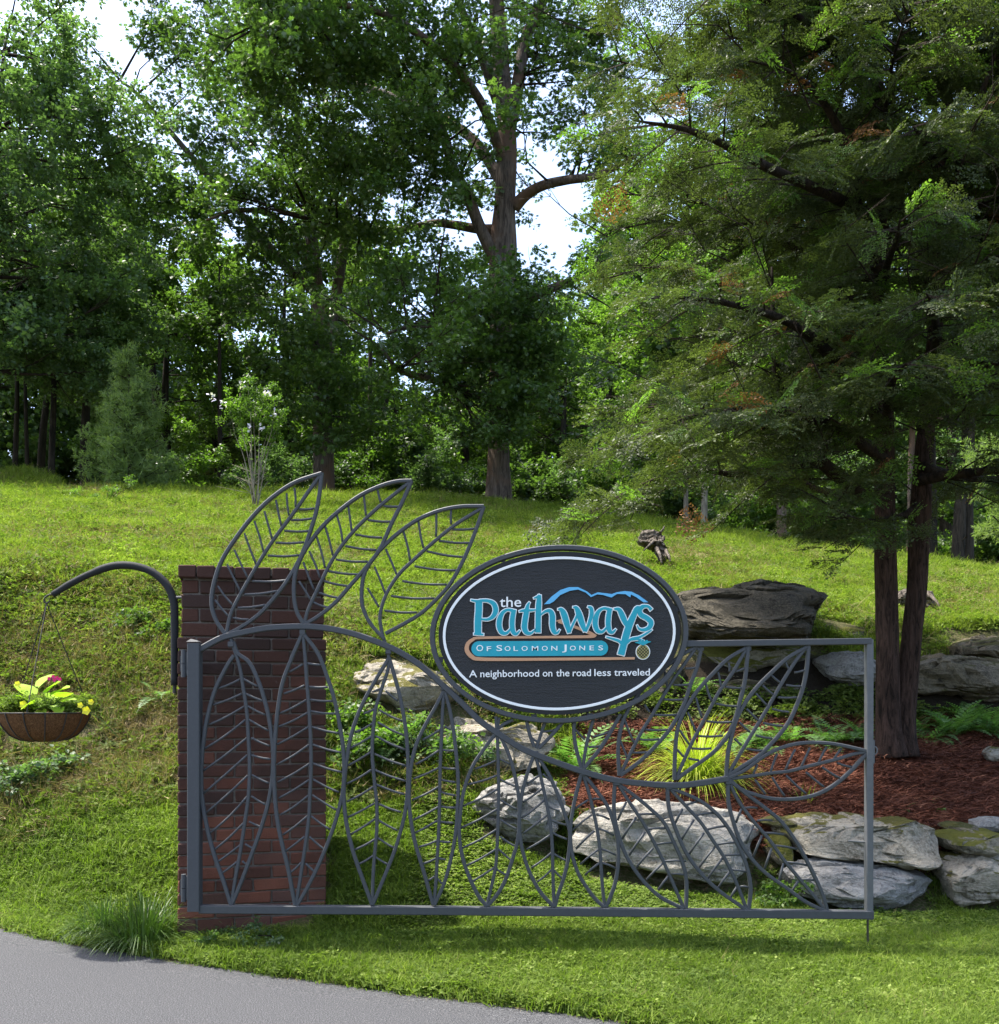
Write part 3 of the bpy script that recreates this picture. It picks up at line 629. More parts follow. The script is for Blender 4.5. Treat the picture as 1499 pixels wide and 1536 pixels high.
def ribbon(mb, pts, ws, y, d, grow=0, rs=5, cap=True):
    P3 = cr([(p[0], p[1], w) for p, w in zip(pts, ws)], rs) if len(pts) > 2 else [(p[0], p[1], w) for p, w in zip(pts, ws)]
    P3 = [(a, b, max(c, .0008)+2*grow) for a, b, c in P3]
    def ext(p, q):
        dx, dy = p[0]-q[0], p[1]-q[1]; L = math.hypot(dx, dy) or 1; dx /= L; dy /= L; r = p[2]/2; e = grow + (.15*r if cap else 0)
        return [(p[0]+dx*e, p[1]+dy*e, p[2]*.93)]
    Q = ext(P3[0], P3[1])[::-1] + P3 + ext(P3[-1], P3[-2])
    mb.bar([(a, b) for a, b, _ in Q], y, [c for _, _, c in Q], d, 0)
SP = 3.7475; UM = SY/F/SP   # metres per zoomed pixel on the sign
def glyph(name, strokes, grow=.0042):
    w_ = MB(); t_ = MB(); k = 0
    for st in strokes:
        pts = [s3(x, y) for x, y, _ in st]; ws_ = [w*UM for _, _, w in st]
        ribbon(w_, pts, ws_, BF-.003-.0003*k, .008, grow); ribbon(t_, pts, ws_, BF-.0055-.0003*k, .008, 0); k += 1
    o = w_.build(name, M['white'], sign); t_.build('letter_face', M['teal'], o); return o
glyph('letter', [[(295,382,36),(294,440,37),(290,500,37),(290,566,36)], [(268,568,9),(292,569,13),(320,571,9)], [(252,379,8),(275,384,12),(300,384,12)],
                 [(300,382,14),(345,383,17),(378,400,25),(389,436,28),(374,470,22),(345,487,14),(308,486,10)]])
def small_a(ox, oy=0): return [[(483+ox,436+oy,18),(455+ox,431+oy,14),(428+ox,448+oy,20),(411+ox,485+oy,28),(409+ox,525+oy,28),(422+ox,556+oy,24),(447+ox,562+oy,16),(470+ox,540+oy,10),(480+ox,515+oy,8)],
                      [(491+ox,432+oy,24),(483+ox,475+oy,27),(481+ox,520+oy,27),(488+ox,556+oy,24),(505+ox,566+oy,15),(523+ox,548+oy,7)]]
glyph('letter', small_a(0, 2))
glyph('letter', [[(578,392,8),(568,410,16),(560,450,28),(552,500,30),(550,535,30),(562,560,24),(585,564,14),(608,545,6)], [(522,442,8),(548,437,15),(590,436,12),(612,433,6)]])
glyph('letter', [[(634,352,18),(630,395,29),(627,470,30),(626,558,30)], [(603,368,6),(620,362,12),(634,352,12)], [(640,462,8),(668,441,14),(694,441,24),(706,468,30),(706,520,30),(716,556,24),(733,562,12),(746,545,6)]])
glyph('letter', [[(738,430,8),(755,432,22),(770,455,32),(785,505,32),(800,560,20)], [(802,558,12),(820,515,12),(842,468,12),(848,425,7)], [(822,418,7),(840,424,22),(855,458,32),(872,510,30),(888,552,18)], [(892,555,12),(912,505,18),(925,460,22),(922,425,20),(905,416,8)]])
glyph('letter', small_a(537, -6))
glyph('letter', [[(1052,428,10),(1078,432,22),(1094,460,30),(1112,500,28),(1130,530,20)], [(1200,418,8),(1178,424,22),(1162,460,30),(1138,515,36),(1120,570,38),(1105,625,36),(1090,682,38)],
                 [(1105,640,16),(1082,610,16),(1050,598,13),(1008,585,7)], [(1118,620,16),(1150,596,14),(1195,585,12),(1240,560,10),(1262,545,4)], [(1150,600,12),(1190,598,9),(1215,606,5)]])
glyph('letter', [[(1258,432,18),(1240,414,14),(1210,416,22),(1193,438,26),(1203,462,28),(1235,480,28),(1257,503,28),(1248,532,24),(1218,545,18),(1192,540,12),(1180,520,5)]])
# mountains
mt = [(660,402),(700,360),(750,322),(800,306),(850,306),(900,330),(925,350),(960,335),(1010,341),(1038,345),(1065,335),(1110,328),(1150,332),(1190,352),(1242,390),(1216,391),(1176,362),(1146,347),(1142,363),(1115,345),(1068,344),(1036,364),(990,350),(957,346),(922,362),(894,337),(850,319),(805,326),(750,350),(715,385),(692,399)]
mb = MB(); prism(mb, [s3(*p) for p in mt], BF-.005, BF+.004); mb.build('mountain_outline', M['sky_blue'], sign)
# tan road
mb = MB(); st = [(1166,704,13),(900,707,16),(500,710,17),(300,708,20),(256,695,24),(229,662,25),(232,625,22),(262,599,18),(310,589,14),(600,586,13),(900,583,16),(946,577,16)]
ribbon(mb, [s3(x, y) for x, y, _ in st], [w*UM for _, _, w in st], BF-.0005, .008, 0)
st = [(952,578,10),(910,560,20),(850,535,16),(790,513,18),(740,499,14)]
ribbon(mb, [s3(x, y) for x, y, _ in st], [w*UM for _, _, w in st], BF-.0001, .007, 0)
st = [(728,496,6),(760,488,10),(800,474,5)]
ribbon(mb, [s3(x, y) for x, y, _ in st], [w*UM for _, _, w in st], BF+.0003, .007, 0)
mb.build('painted_path', M['tan'], sign)
# capsule
def capsule(x0, x1, yc, r, sk=0):
    P = []
    for t_ in np.linspace(math.pi/2, 3*math.pi/2, 16): P.append((x0+r + r*math.cos(t_), yc+sk - r*math.sin(t_)))
    for t_ in np.linspace(-math.pi/2, math.pi/2, 16): P.append((x1-r + r*math.cos(t_), yc-sk - r*math.sin(t_)))
    return [s3(*p) for p in P]
mb = MB(); prism(mb, capsule(246, 1026, 649, 50, 2), BF-.001, BF+.004); mb.build('capsule_border', M['black'], sign)
mb = MB(); prism(mb, capsule(253, 1018, 649, 42, 2), BF-.004, BF+.003); mb.build('name_capsule', M['teal'], sign)
# pineapple
P = [s3(1213+41*math.cos(t_), 668-44*math.sin(t_)) for t_ in np.linspace(0, 6.2832, 28, endpoint=False)]
mb = MB(); prism(mb, P, BF-.002, BF+.004); pa = mb.build('pineapple', M['white'], sign)
P = [s3(1213+36*math.cos(t_), 668-39*math.sin(t_)) for t_ in np.linspace(0, 6.2832, 28, endpoint=False)]
mb = MB(); prism(mb, P, BF-.004, BF+.003); mb.build('pineapple_fruit', M['pine_gold'], pa)
mb = MB(); kk = 0
for sg in (1, -1):
    for q_ in range(-3, 4):
        o_ = q_*12.5; hl = math.sqrt(max(36*36-o_*o_, 0))*.92; dx = hl*.7071; cx_ = 1213+o_*.7071*sg; cy_ = 668+o_*.7071
        a_ = s3(cx_-dx, cy_+dx*sg); b_ = s3(cx_+dx, cy_-dx*sg)
        mb.bar([a_, b_], BF-.0045-.0001*kk, 3.2*UM, .002, 0); kk += 1
mb.build('pineapple_lattice', M['black'], pa)
mb = MB()
for i, (x_, y_) in enumerate(((1168,616),(1186,604),(1213,598),(1240,604),(1256,612))):
    st = [(1213,628,10),((1213+x_)/2,(618+y_)/2,12),(x_,y_,3)]
    ribbon(mb, [s3(a_, b_) for a_, b_, _ in st], [w*UM for _, _, w in st], BF-.006-.0003*i, .006, 0)
mb.build('pineapple_crown', M['teal'], pa)
# printed words
def words(txt, x0, x1, yb0, yb1, size, mat, y, name='lettering', ext=.002, off=0.0, parts=None):
    """text between zoomed pixels x0..x1 on a baseline yb0..yb1; size = em height in zoomed px"""
    cu = bpy.data.curves.new(name, 'FONT'); cu.body = txt; cu.size = size*UM; cu.extrude = ext; cu.offset = off*UM; cu.resolution_u = 3
    if parts:
        for i, s_ in parts: cu.body_format[i].use_small_caps = s_
        cu.small_caps_scale = .78
    o = bpy.data.objects.new(name, cu); COL.objects.link(o)
    dg = bpy.context.evaluated_depsgraph_get(); dg.update(); me = bpy.data.meshes.new_from_object(o.evaluated_get(dg))
    bpy.data.objects.remove(o); bpy.data.curves.remove(cu)
    c = np.empty(len(me.vertices)*3, np.float32); me.vertices.foreach_get('co', c); c = c.reshape(-1, 3)
    mn_, mx_ = c[:, 0].min(), c[:, 0].max(); a_, b_ = s3(x0, yb0), s3(x1, yb1)
    fx = (c[:, 0]-mn_)/(mx_-mn_); X = a_[0] + fx*(b_[0]-a_[0]); Z = c[:, 1] + a_[1] + fx*(b_[1]-a_[1]); Yv = y - c[:, 2]
    me.vertices.foreach_set('co', np.stack([X, Yv, Z], 1).astype(np.float32).ravel()); me.update()
    bm = bmesh.new(); bm.from_mesh(me); bmesh.ops.recalc_face_normals(bm, faces=bm.faces); bm.to_mesh(me); bm.free()
    me.materials.clear(); me.materials.append(M[mat]); return link(name, me, None, sign)
words('the', 412, 532, 417, 415, 82, 'white', BF-.002, off=.5)
for tx, a_, b_ in (('A', 240, 285), ('neighborhood', 303, 632), ('on', 652, 706), ('the', 727, 802), ('road', 820, 922), ('less', 941, 1034), ('traveled', 1052, 1252)):
    f_ = lambda x: 810 - (x-240)/1010*10
    words(tx, a_, b_, f_(a_), f_(b_), 56, 'white', BF-.001, off=.4)
for tx, a_, b_ in (('O', 281, 319), ('F', 339, 364), ('S', 393, 426), ('O', 439, 472), ('L', 489, 514), ('O', 534, 568), ('M', 591, 627), ('O', 647, 680), ('N', 700, 734), ('J', 760, 786), ('O', 804, 837), ('N', 857, 889), ('E', 914, 939), ('S', 963, 990)):
    words(tx, a_, b_, 664 - (a_-280)/700*5, 664 - (b_-280)/700*5, {281: 49, 393: 46, 760: 48}.get(a_, 38), 'white', BF-.004, off=.2)

# ---------------------------------------------------------------- plant hanger and basket
HYp = 5.3
arm = empty('plant_hanger', at(262, 1025, HYp), 'black foam-wrapped curved arm bracketed to the left side of the brick pillar', 'hanger')
AO = arm.location.copy()
def rel(p, Y, o): return at(p[0], p[1], Y) - o
pts = [rel(p, HYp, AO) for p in cr([(262,1028),(262,980),(262,930),(261,905),(253,882),(237,864),(217,853),(192,848),(165,850),(135,861),(105,876),(79,892)], 5)]
mb = MB(); mb.tube(pts, [.0195]*8 + [.0205]*(len(pts)-20) + [.018]*8 + [.0165]*4, 12, True, lambda p, th, d: 1+.03*mn.noise(p*40)); mb.build('sleeve', M['foam'], arm, True)
mb = MB(); mb.tube([rel((262, 1028), HYp, AO), rel((262, 1040), HYp, AO)], .011, 8); mb.build('tube_end', M['wire'], arm)
mb = MB(); mb.tube([rel((264, 896), HYp, AO), rel((276, 896), HYp, AO)], .007, 8); mb.tube([rel((264, 1005), HYp, AO), rel((276, 1005), HYp, AO)], .007, 8); mb.build('wall_bolt', M['steel_light'], arm)
mb = MB(); mb.tube([rel(p, HYp, AO) for p in cr([(80,891),(74,892),(68,896),(66,901),(70,905),(75,901)], 4)], .0042, 6); mb.build('hook', M['wire'], arm, True)
bc = at(66, 1070, HYp)
bas = empty('hanging_basket', bc, 'brown coir-lined wire basket hanging from the black arm at far left', 'basket')
prof = [(.0, -.150), (.06, -.148), (.12, -.138), (.165, -.115), (.195, -.08), (.215, -.045), (.228, -.012), (.232, .0), (.222, .004), (.20, -.02), (.12, -.03), (0, -.03)]
V = []; Fc = []; ns = 64
for i, (r, z) in enumerate(prof):
    for k in range(ns):
        th = 2*math.pi*k/ns; rr = r*(1 + .018*mn.noise(Vector((math.cos(th)*3, math.sin(th)*3, z*9))) - .012*(abs((k*14/ns) % 1 - .5) > .42))
        V.append((rr*math.cos(th), rr*math.sin(th), z + .004*mn.noise(Vector((th*3, z*20, 1)))))
for i in range(len(prof)-1):
    for k in range(ns): Fc.append((i*ns+k, i*ns+(k+1) % ns, (i+1)*ns+(k+1) % ns, (i+1)*ns+k))
mb = MB(); mb.v = V; mb.f = Fc; mb.build('coir_liner', M['coir'], bas, True)
for k in range(14):
    th = 2*math.pi*(k+.5)/14; mb = MB()
    mb.tube([(1.012*r*math.cos(th), 1.012*r*math.sin(th), z-.001) for r, z in prof[1:8]], .0035, 5); mb.build('wire_rib', M['wire'], bas, True)
mb = MB(); mb.tube([(.235*math.cos(t_), .235*math.sin(t_), .002) for t_ in np.linspace(0, 2*math.pi, 49)], .0035, 6, False); mb.build('rim', M['wire'], bas, True)
top = at(70, 905, HYp) - bc
for k in range(3):
    th = 2*math.pi*k/3 + .6; mb = MB(); e = Vector((.232*math.cos(th), .232*math.sin(th), .004))
    mb.tube([top, top.lerp(e, .5) + Vector((0, 0, -.003)), e], .0028, 5); mb.build('chain', M['wire'], bas)
# ---------------------------------------------------------------- instancing of small growth
RNG = np.random.default_rng(7)
def group_tree(coll):
    ng = bpy.data.node_groups.new('scatter_' + coll.name, 'GeometryNodeTree')
    ng.interface.new_socket('Geometry', in_out='INPUT', socket_type='NodeSocketGeometry'); ng.interface.new_socket('Geometry', in_out='OUTPUT', socket_type='NodeSocketGeometry')
    N = ng.nodes; gi = N.new('NodeGroupInput'); go = N.new('NodeGroupOutput'); ip = N.new('GeometryNodeInstanceOnPoints'); ci = N.new('GeometryNodeCollectionInfo')
    ci.inputs['Collection'].default_value = coll; ci.inputs['Separate Children'].default_value = True; ci.inputs['Reset Children'].default_value = True
    def na(nm, ty): a = N.new('GeometryNodeInputNamedAttribute'); a.data_type = ty; a.inputs['Name'].default_value = nm; return a.outputs['Attribute']
    L = ng.links.new
    L(gi.outputs[0], ip.inputs['Points']); L(ci.outputs[0], ip.inputs['Instance']); ip.inputs['Pick Instance'].default_value = True
    L(na('idx', 'INT'), ip.inputs['Instance Index']); L(na('rot', 'FLOAT_VECTOR'), ip.inputs['Rotation']); L(na('scl', 'FLOAT'), ip.inputs['Scale'])
    L(ip.outputs[0], go.inputs[0]); return ng
GT = {}
def variants(name, meshes):
    c = bpy.data.collections.new(name)
    for m in meshes: c.objects.link(bpy.data.objects.new(name, m))
    GT[name] = (group_tree(c), len(meshes)); return name
def scatter(name, vname, P, rot, scl, parent=None, kind='stuff', label=None, cat=None, rng=RNG):
    P = np.asarray(P, np.float32); n = len(P)
    me = bpy.data.meshes.new(name); me.vertices.add(n); me.vertices.foreach_set('co', P.ravel())
    a = me.attributes.new('rot', 'FLOAT_VECTOR', 'POINT'); a.data.foreach_set('vector', np.asarray(rot, np.float32).ravel())
    a = me.attributes.new('scl', 'FLOAT', 'POINT'); a.data.foreach_set('value', np.asarray(scl, np.float32))
    ng, k = GT[vname]; a = me.attributes.new('idx', 'INT', 'POINT'); a.data.foreach_set('value', rng.integers(0, k, n).astype(np.int32))
    o = link(name, me, None, parent); m = o.modifiers.new('scatter', 'NODES'); m.node_group = ng
    return tag(o, label, cat, None, kind)
def quads_leaf(base, dirv, side, L, Wd, fold=.25):
    """folded diamond leaves: arrays (n,3)"""
    up = np.cross(side, dirv); n = len(base)
    V = np.stack([base, base + dirv*L[:, None]*.45 + side*Wd[:, None] + up*(fold*Wd)[:, None], base + dirv*L[:, None], base + dirv*L[:, None]*.45 - side*Wd[:, None] + up*(fold*Wd)[:, None]], 1).reshape(-1, 3)
    i = np.arange(n)*4; return V, np.concatenate([np.stack([i, i+1, i+2], 1), np.stack([i, i+2, i+3], 1)])
def unit(v): return v/np.maximum(np.linalg.norm(v, axis=1, keepdims=True), 1e-9)
def cluster(name, mat, n, R, L, Wd, seed, flat=.6, droop=.3, nclump=7):
    """a leafy branch end: leaves in rosettes round a few twig tips"""
    r = np.random.default_rng(seed); tips = unit(r.normal(size=(nclump, 3)))*R*r.uniform(.3, 1, (nclump, 1)); tips[:, 2] *= flat
    c = r.integers(0, nclump, n); d = unit(r.normal(size=(n, 3))*[1, 1, .6] + [0, 0, -droop]); b = tips[c] + d*r.uniform(0, R*.3, (n, 1))
    s = unit(np.cross(d, unit(r.normal(size=(n, 3))*.45 + [0, 0, 1]))); V, Fq = quads_leaf(b, d, s, L*r.uniform(.6, 1.2, n), Wd*r.uniform(.7, 1.2, n))
    return npmesh(name, V, Fq, mat)
def oak_cluster(name, mat, n, R, L, seed):
    """lobed leaves (three fingers each side)"""
    r = np.random.default_rng(seed); k = 6; tips = unit(r.normal(size=(k, 3)))*R*r.uniform(.3, 1, (k, 1)); tips[:, 2] *= .55
    c = r.integers(0, k, n); d = unit(r.normal(size=(n, 3))*[1, 1, .55] + [0, 0, -.25]); b = tips[c] + d*r.uniform(0, R*.22, (n, 1))
    s = unit(np.cross(d, unit(r.normal(size=(n, 3))*.5 + [0, 0, 1]))); Ls = L*r.uniform(.6, 1.15, n)
    Vs, Fs = [], []; off = 0
    for (t0, ang, ln) in ((0, 0, 1), (.25, .75, .5), (.25, -.75, .5), (.5, .65, .48), (.5, -.65, .48)):
        dd = d*math.cos(ang) + s*math.sin(ang); ss = -d*math.sin(ang) + s*math.cos(ang)
        V, Fq = quads_leaf(b + d*(Ls*t0)[:, None], dd, ss, Ls*ln, Ls*.13*(1 if ang == 0 else .8), .1)
        Vs.append(V); Fs.append(Fq+off); off += len(V)
    return npmesh(name, np.concatenate(Vs), np.concatenate(Fs), mat)
def needle_tuft(name, mat, n, R, L, Wd, seed, up=.4):
    r = np.random.default_rng(seed); k = 9; ax = unit(r.normal(size=(k, 3)) + [0, 0, up]); c = r.integers(0, k, n); t = r.uniform(0, 1, (n, 1))
    b = ax[c]*R*t; d = unit(ax[c]*1.0 + r.normal(size=(n, 3))*.5); s = unit(np.cross(d, r.normal(size=(n, 3)))); V, Fq = quads_leaf(b, d, s, L*r.uniform(.7, 1.1, n), np.full(n, Wd), 0)
    return npmesh(name, V, Fq, mat)
def spray(name, mat, seed, L=.34):
    """flat feathery conifer spray lying along +X"""
    r = np.random.default_rng(seed); B = []; D = []; Ls = []; Ws = []; S = []
    def row(p0, d, ln, nn):
        sd = np.array([-d[1], d[0], 0]); 
        for k in range(nn):
            t = (k+.5)/nn; p = p0 + d*ln*t + np.array([0, 0, -.10*ln*t*t])
            for sg in (1, -1):
                if r.random() < .1: continue
                dd = d*.75 + sd*sg*.75 + np.array([0, 0, r.uniform(-.45, .25)]); B.append(p); D.append(dd); Ls.append(r.uniform(.026, .046)*(1.15-.5*t)); Ws.append(r.uniform(.006, .0095))
    m = np.array([1., 0, 0]); ns = 11
    row(np.zeros(3), m, L, 9)
    for k in range(ns):
        t = .08 + .85*k/ns; sg = 1 if k % 2 else -1; a = sg*r.uniform(.65, .95); ln = L*(.62*(1-t)+.14)*r.uniform(.75, 1.15)
        d = np.array([math.cos(a), math.sin(a), r.uniform(-.25, .12)]); p = m*L*t + np.array([0, 0, -.10*L*t*t]); row(p, d, ln, max(3, int(ln/.022)))
    B, D = np.array(B), unit(np.array(D)); up = unit(np.tile([0, 0, 1.], (len(B), 1)) + r.normal(size=B.shape)*.5); s = unit(np.cross(D, up))
    V, Fq = quads_leaf(B, D, s, np.array(Ls), np.array(Ws), .2); return npmesh(name, V, Fq, mat)
def tuft(name, mat, n, R, h, w, seed, lean=.5):
    r = np.random.default_rng(seed); a = r.uniform(0, 2*math.pi, n); q = np.sqrt(r.uniform(0, 1, n))*R; b = np.stack([q*np.cos(a), q*np.sin(a), np.full(n, -.01)], 1)
    a2 = r.uniform(0, 2*math.pi, n); le = r.uniform(.1, lean, n)*h; o = np.stack([np.cos(a2), np.sin(a2), np.zeros(n)], 1); sd = np.stack([-np.sin(a2+r.uniform(-1, 1, n)), np.cos(a2), np.zeros(n)], 1)
    hh = h*r.uniform(.45, 1.15, n); m = b + o*le[:, None]*.35 + [0, 0, 1]*(hh*.6)[:, None]; t = b + o*(le*1.3)[:, None] + [0, 0, 1]*(hh*.92)[:, None]
    ww = (w*r.uniform(.6, 1.2, n))[:, None]; V = np.stack([b-sd*ww, b+sd*ww, m+sd*ww*.75, m-sd*ww*.75, t], 1).reshape(-1, 3); i = np.arange(n)*5
    T = np.concatenate([np.stack([i, i+1, i+2], 1), np.stack([i, i+2, i+3], 1), np.stack([i+3, i+2, i+4], 1)]); return npmesh(name, V, T, mat)
def clover(name, mat, n, R, L, h, seed):
    r = np.random.default_rng(seed); a = r.uniform(0, 2*math.pi, n); q = np.sqrt(r.uniform(0, 1, n))*R; b = np.stack([q*np.cos(a), q*np.sin(a), r.uniform(.1, 1, n)*h], 1)
    th = r.uniform(0, 2*math.pi, n); Vs, Fs, off = [], [], 0
    for k in range(3):
        t = th + k*2.09; d = unit(np.stack([np.cos(t), np.sin(t), r.uniform(-.25, .45, n)], 1)); s = unit(np.cross(d, unit(np.tile([0, 0, 1.], (n, 1))+r.normal(size=(n, 3))*.35)))
        LL = L*r.uniform(.6, 1.2, n); V, Fq = quads_leaf(b, d, s, LL, LL*.42, .1); Vs.append(V); Fs.append(Fq+off); off += len(V)
    return npmesh(name, np.concatenate(Vs), np.concatenate(Fs), mat)
variants('oak_sprig', [oak_cluster('oak_sprig', M['oak_leaf'], 52, .36, .135, 10+i) for i in range(6)])
variants('maple_sprig', [cluster('maple_sprig', M['maple_leaf'], 95, .36, .085, .034, 30+i) for i in range(6)])
variants('bush_sprig', [cluster('bush_sprig', M['bush_leaf'], 60, .3, .10, .036, 50+i) for i in range(6)])
variants('wood_sprig', [cluster('wood_sprig', M['wood_leaf'], 60, .4, .14, .055, 70+i) for i in range(6)])
variants('pine_sprig', [needle_tuft('pine_sprig', M['pine_leaf'], 90, .14, .085, .0055, 90+i) for i in range(5)])
variants('cedar_spray', [spray('cedar_spray', M['cedar_leaf'], 110+i) for i in range(7)])
variants('fresh_spray', [spray('fresh_spray', M['cedar_bright'], 130+i) for i in range(4)])
variants('dead_spray', [spray('dead_spray', M['brown_leaf'], 140+i) for i in range(3)])
variants('hill_tuft', [tuft('hill_tuft', M['grass_hill'], 46, .10, .085, .0034, 150+i, 1.0) for i in range(6)])
variants('lawn_tuft', [tuft('lawn_tuft', M['grass_lawn'], 60, .08, .055, .0021, 170+i, 1.1) for i in range(6)])
variants('clover_patch', [clover('clover_patch', M['clover'], 44, .08, .0125, .028, 190+i) for i in range(6)])
variants('weed_patch', [clover('weed_patch', M['weed'], 30, .09, .026, .07, 210+i) for i in range(5)])
variants('straw_patch', [tuft('straw_patch', M['dry'], 26, .10, .05, .0016, 230+i, 2.6) for i in range(5)])
def shreds(name, n, R, seed):
    r = np.random.default_rng(seed); b = np.stack([r.uniform(-R, R, n), r.uniform(-R, R, n), r.uniform(0, .022, n)], 1); a = r.uniform(0, 6.28, n)
    d = unit(np.stack([np.cos(a), np.sin(a), r.uniform(-.25, .35, n)], 1)); s = unit(np.cross(d, r.normal(size=(n, 3))*.6+[0, 0, 1])); V, Fq = quads_leaf(b, d, s, r.uniform(.025, .09, n), r.uniform(.0012, .0035, n), .2); return npmesh(name, V, Fq, M['mulch'])
variants('mulch_shred', [shreds('mulch_shred', 70, .12, 250+i) for i in range(6)])

# ---------------------------------------------------------------- boulders
def hull_noise(p, s, o=3): return mn.fractal(p*s, 1.0, 2.0, o)
ICO = {}
def ico(sub):
    if sub not in ICO:
        bm = bmesh.new(); bmesh.ops.create_icosphere(bm, subdivisions=sub, radius=1); bm.verts.ensure_lookup_table()
        ICO[sub] = ([v.co.copy() for v in bm.verts], [tuple(v.index for v in f.verts) for f in bm.faces]); bm.free()
    return ICO[sub]
def boulder(name, outline, Y, depth, mat, label, seed, sub=5, rough=.05, facets=9, tilt=.25, group=None, cat='boulder', sq=.42, strat=1.0):
    """real boulder: the outline gives its silhouette facing the drive, depth its thickness; broken by planes and strata"""
    P = [at(p[0], p[1], Y) for p in outline]; cx = sum(p.x for p in P)/len(P); cz = sum(p.z for p in P)/len(P)
    P2 = [(p.x-cx, p.z-cz) for p in P]; A = [math.atan2(z, x) for x, z in P2]
    def R(a):
        c, s = math.cos(a), math.sin(a); best = 0
        for i in range(len(P2)):
            x1, z1 = P2[i]; x2, z2 = P2[(i+1) % len(P2)]; dx, dz = x2-x1, z2-z1; den = c*dz - s*dx
            if abs(den) < 1e-9: continue
            t = (x1*dz - z1*dx)/den; u = (x1*s - z1*c)/den
            if t > 0 and -1e-6 <= u <= 1+1e-6: best = max(best, t)
        return best or .1
    vs, fs = ico(sub); r = random.Random(seed); size = max(max(abs(x) for x, _ in P2), .1); out = []
    planes = []
    for k in range(max(0, facets+5)):
        n = Vector((r.uniform(-1, 1), r.uniform(-1, .25), r.uniform(-.7, 1))).normalized(); planes.append((n, r.uniform(.66, .88)))
    so = Vector((seed*7.1, seed*3.3, seed))
    sx_ = max(abs(x) for x, _ in P2); sz_ = max(abs(z) for _, z in P2)
    for d in vs:
        s = math.hypot(d.x, d.z); a = math.atan2(d.z, d.x); f = min(1, s)**sq
        rr = R(a)*f; x = rr*math.cos(a); z = rr*math.sin(a)
        ey = max(-1, min(1, d.y)); y = (abs(ey)**.6)*(1 if ey > 0 else -1)*depth/2
        e = Vector((x/sx_, y/(depth/2), z/sz_))
        for n, q in planes:
            dt = e.dot(n) - q*1.12
            if dt > 0: e -= n*dt*.92
        x, y, z = e.x*sx_, e.y*depth/2, e.z*sz_
        y += z*tilt if y < 0 else 0
        p = Vector((x, y, z)); q = Vector((p.x, p.y, p.z*2.2))*(1/max(.22, min(.5, size)))
        am = rough*size
        w1 = Vector((mn.noise(q*.9+so), mn.noise(q*.9-so), mn.noise(q*.9+so*2)))*.5
        cell = mn.cell_vector(q*2.1 + w1*1.4 + so)
        h = hull_noise(q*1.1+so, 1)*am*1.1 + (cell.x-.5)*am*1.6 + hull_noise(q*5+so, 1, 5)*am*.42
        band = mn.noise(Vector((q.x*.5, q.y*.5, q.z*2.4))+so*2+w1); h -= am*2.0*max(0, 1-abs(band)*11)*strat
        rid = 1-abs(mn.noise(q*2.2-so))*2; h += rid*am*.35
        dn = Vector((x*.6, y, z)).normalized() if (abs(x)+abs(y)+abs(z)) > 1e-6 else d
        p += dn*h; out.append(p)
    c = Vector((cx, Y + depth/2, cz)); me = bpy.data.meshes.new(name)
    zb = min(p.z for p in out); me.from_pydata([(p.x, p.y, p.z-zb) for p in out], [], fs); me.polygons.foreach_set('use_smooth', [True]*len(me.polygons)); me.materials.append(M[mat])
    me.set_sharp_from_angle(angle=math.radians(24))
    o = link(name, me); o.location = (c.x, c.y, c.z+zb); return tag(o, label, cat, group)
GW = 'stones of the low wall along the mulch bed'; GU = 'boulders of the upper bank'
boulder('boulder', [(705,1217),(722,1192),(740,1168),(790,1166),(835,1176),(864,1190),(862,1232),(848,1264),(800,1270),(765,1266),(735,1240),(712,1230)], 6.2, .5, 'stone_grey', 'grey angular boulder with a dark underside, leftmost of the low wall on the lawn', 1, group=GW)
boulder('boulder', [(857,1235),(864,1218),(905,1216),(960,1209),(1040,1213),(1095,1219),(1135,1228),(1163,1250),(1178,1300),(1170,1330),(1120,1335),(1040,1322),(970,1308),(900,1300),(865,1285)], 6.05, .55, 'stone_pale', 'long pale boulder in the middle of the low wall, seen through the lower gate leaves', 2, rough=.035, group=GW, facets=4)
boulder('boulder', [(925,1292),(985,1300),(1060,1305),(1130,1312),(1172,1318),(1168,1342),(1100,1346),(1010,1336),(950,1325)], 6.2, .4, 'stone_brown', 'low mossy brown rock wedged under the long pale boulder', 3, group=GW, sub=4)
boulder('boulder', [(1186,1255),(1205,1236),(1250,1227),(1310,1233),(1350,1243),(1400,1237),(1432,1250),(1434,1280),(1425,1303),(1380,1308),(1310,1296),(1250,1290),(1205,1282)], 5.95, .6, 'stone_tan', 'broad tan boulder lying on top of the wall behind the gate end post', 4, rough=.04, group=GW)
boulder('boulder', [(1180,1315),(1198,1303),(1260,1300),(1330,1307),(1400,1318),(1434,1324),(1430,1348),(1405,1366),(1340,1372),(1270,1366),(1215,1355),(1185,1340)], 5.8, .6, 'stone_grey', 'blue-grey boulder at lawn level under the broad tan boulder', 5, rough=.04, group=GW)
boulder('boulder', [(1160,1262),(1175,1250),(1195,1256),(1200,1285),(1194,1306),(1172,1300),(1162,1285)], 6.1, .35, 'stone_moss', 'small ochre mossy rock filling the gap right of the long pale boulder', 6, sub=4, group=GW)
boulder('boulder', [(1148,1236),(1175,1228),(1215,1232),(1212,1246),(1165,1248)], 6.2, .3, 'stone_brown', 'thin flat brown slab at the mulch edge behind the ochre rock', 7, sub=4, group=GW)
boulder('boulder', [(1434,1262),(1455,1254),(1500,1253),(1545,1260),(1550,1282),(1500,1290),(1455,1285),(1436,1275)], 5.95, .45, 'stone_moss', 'flat greenish stone at the right edge of the photo, upper one of two', 8, sub=4, group=GW)
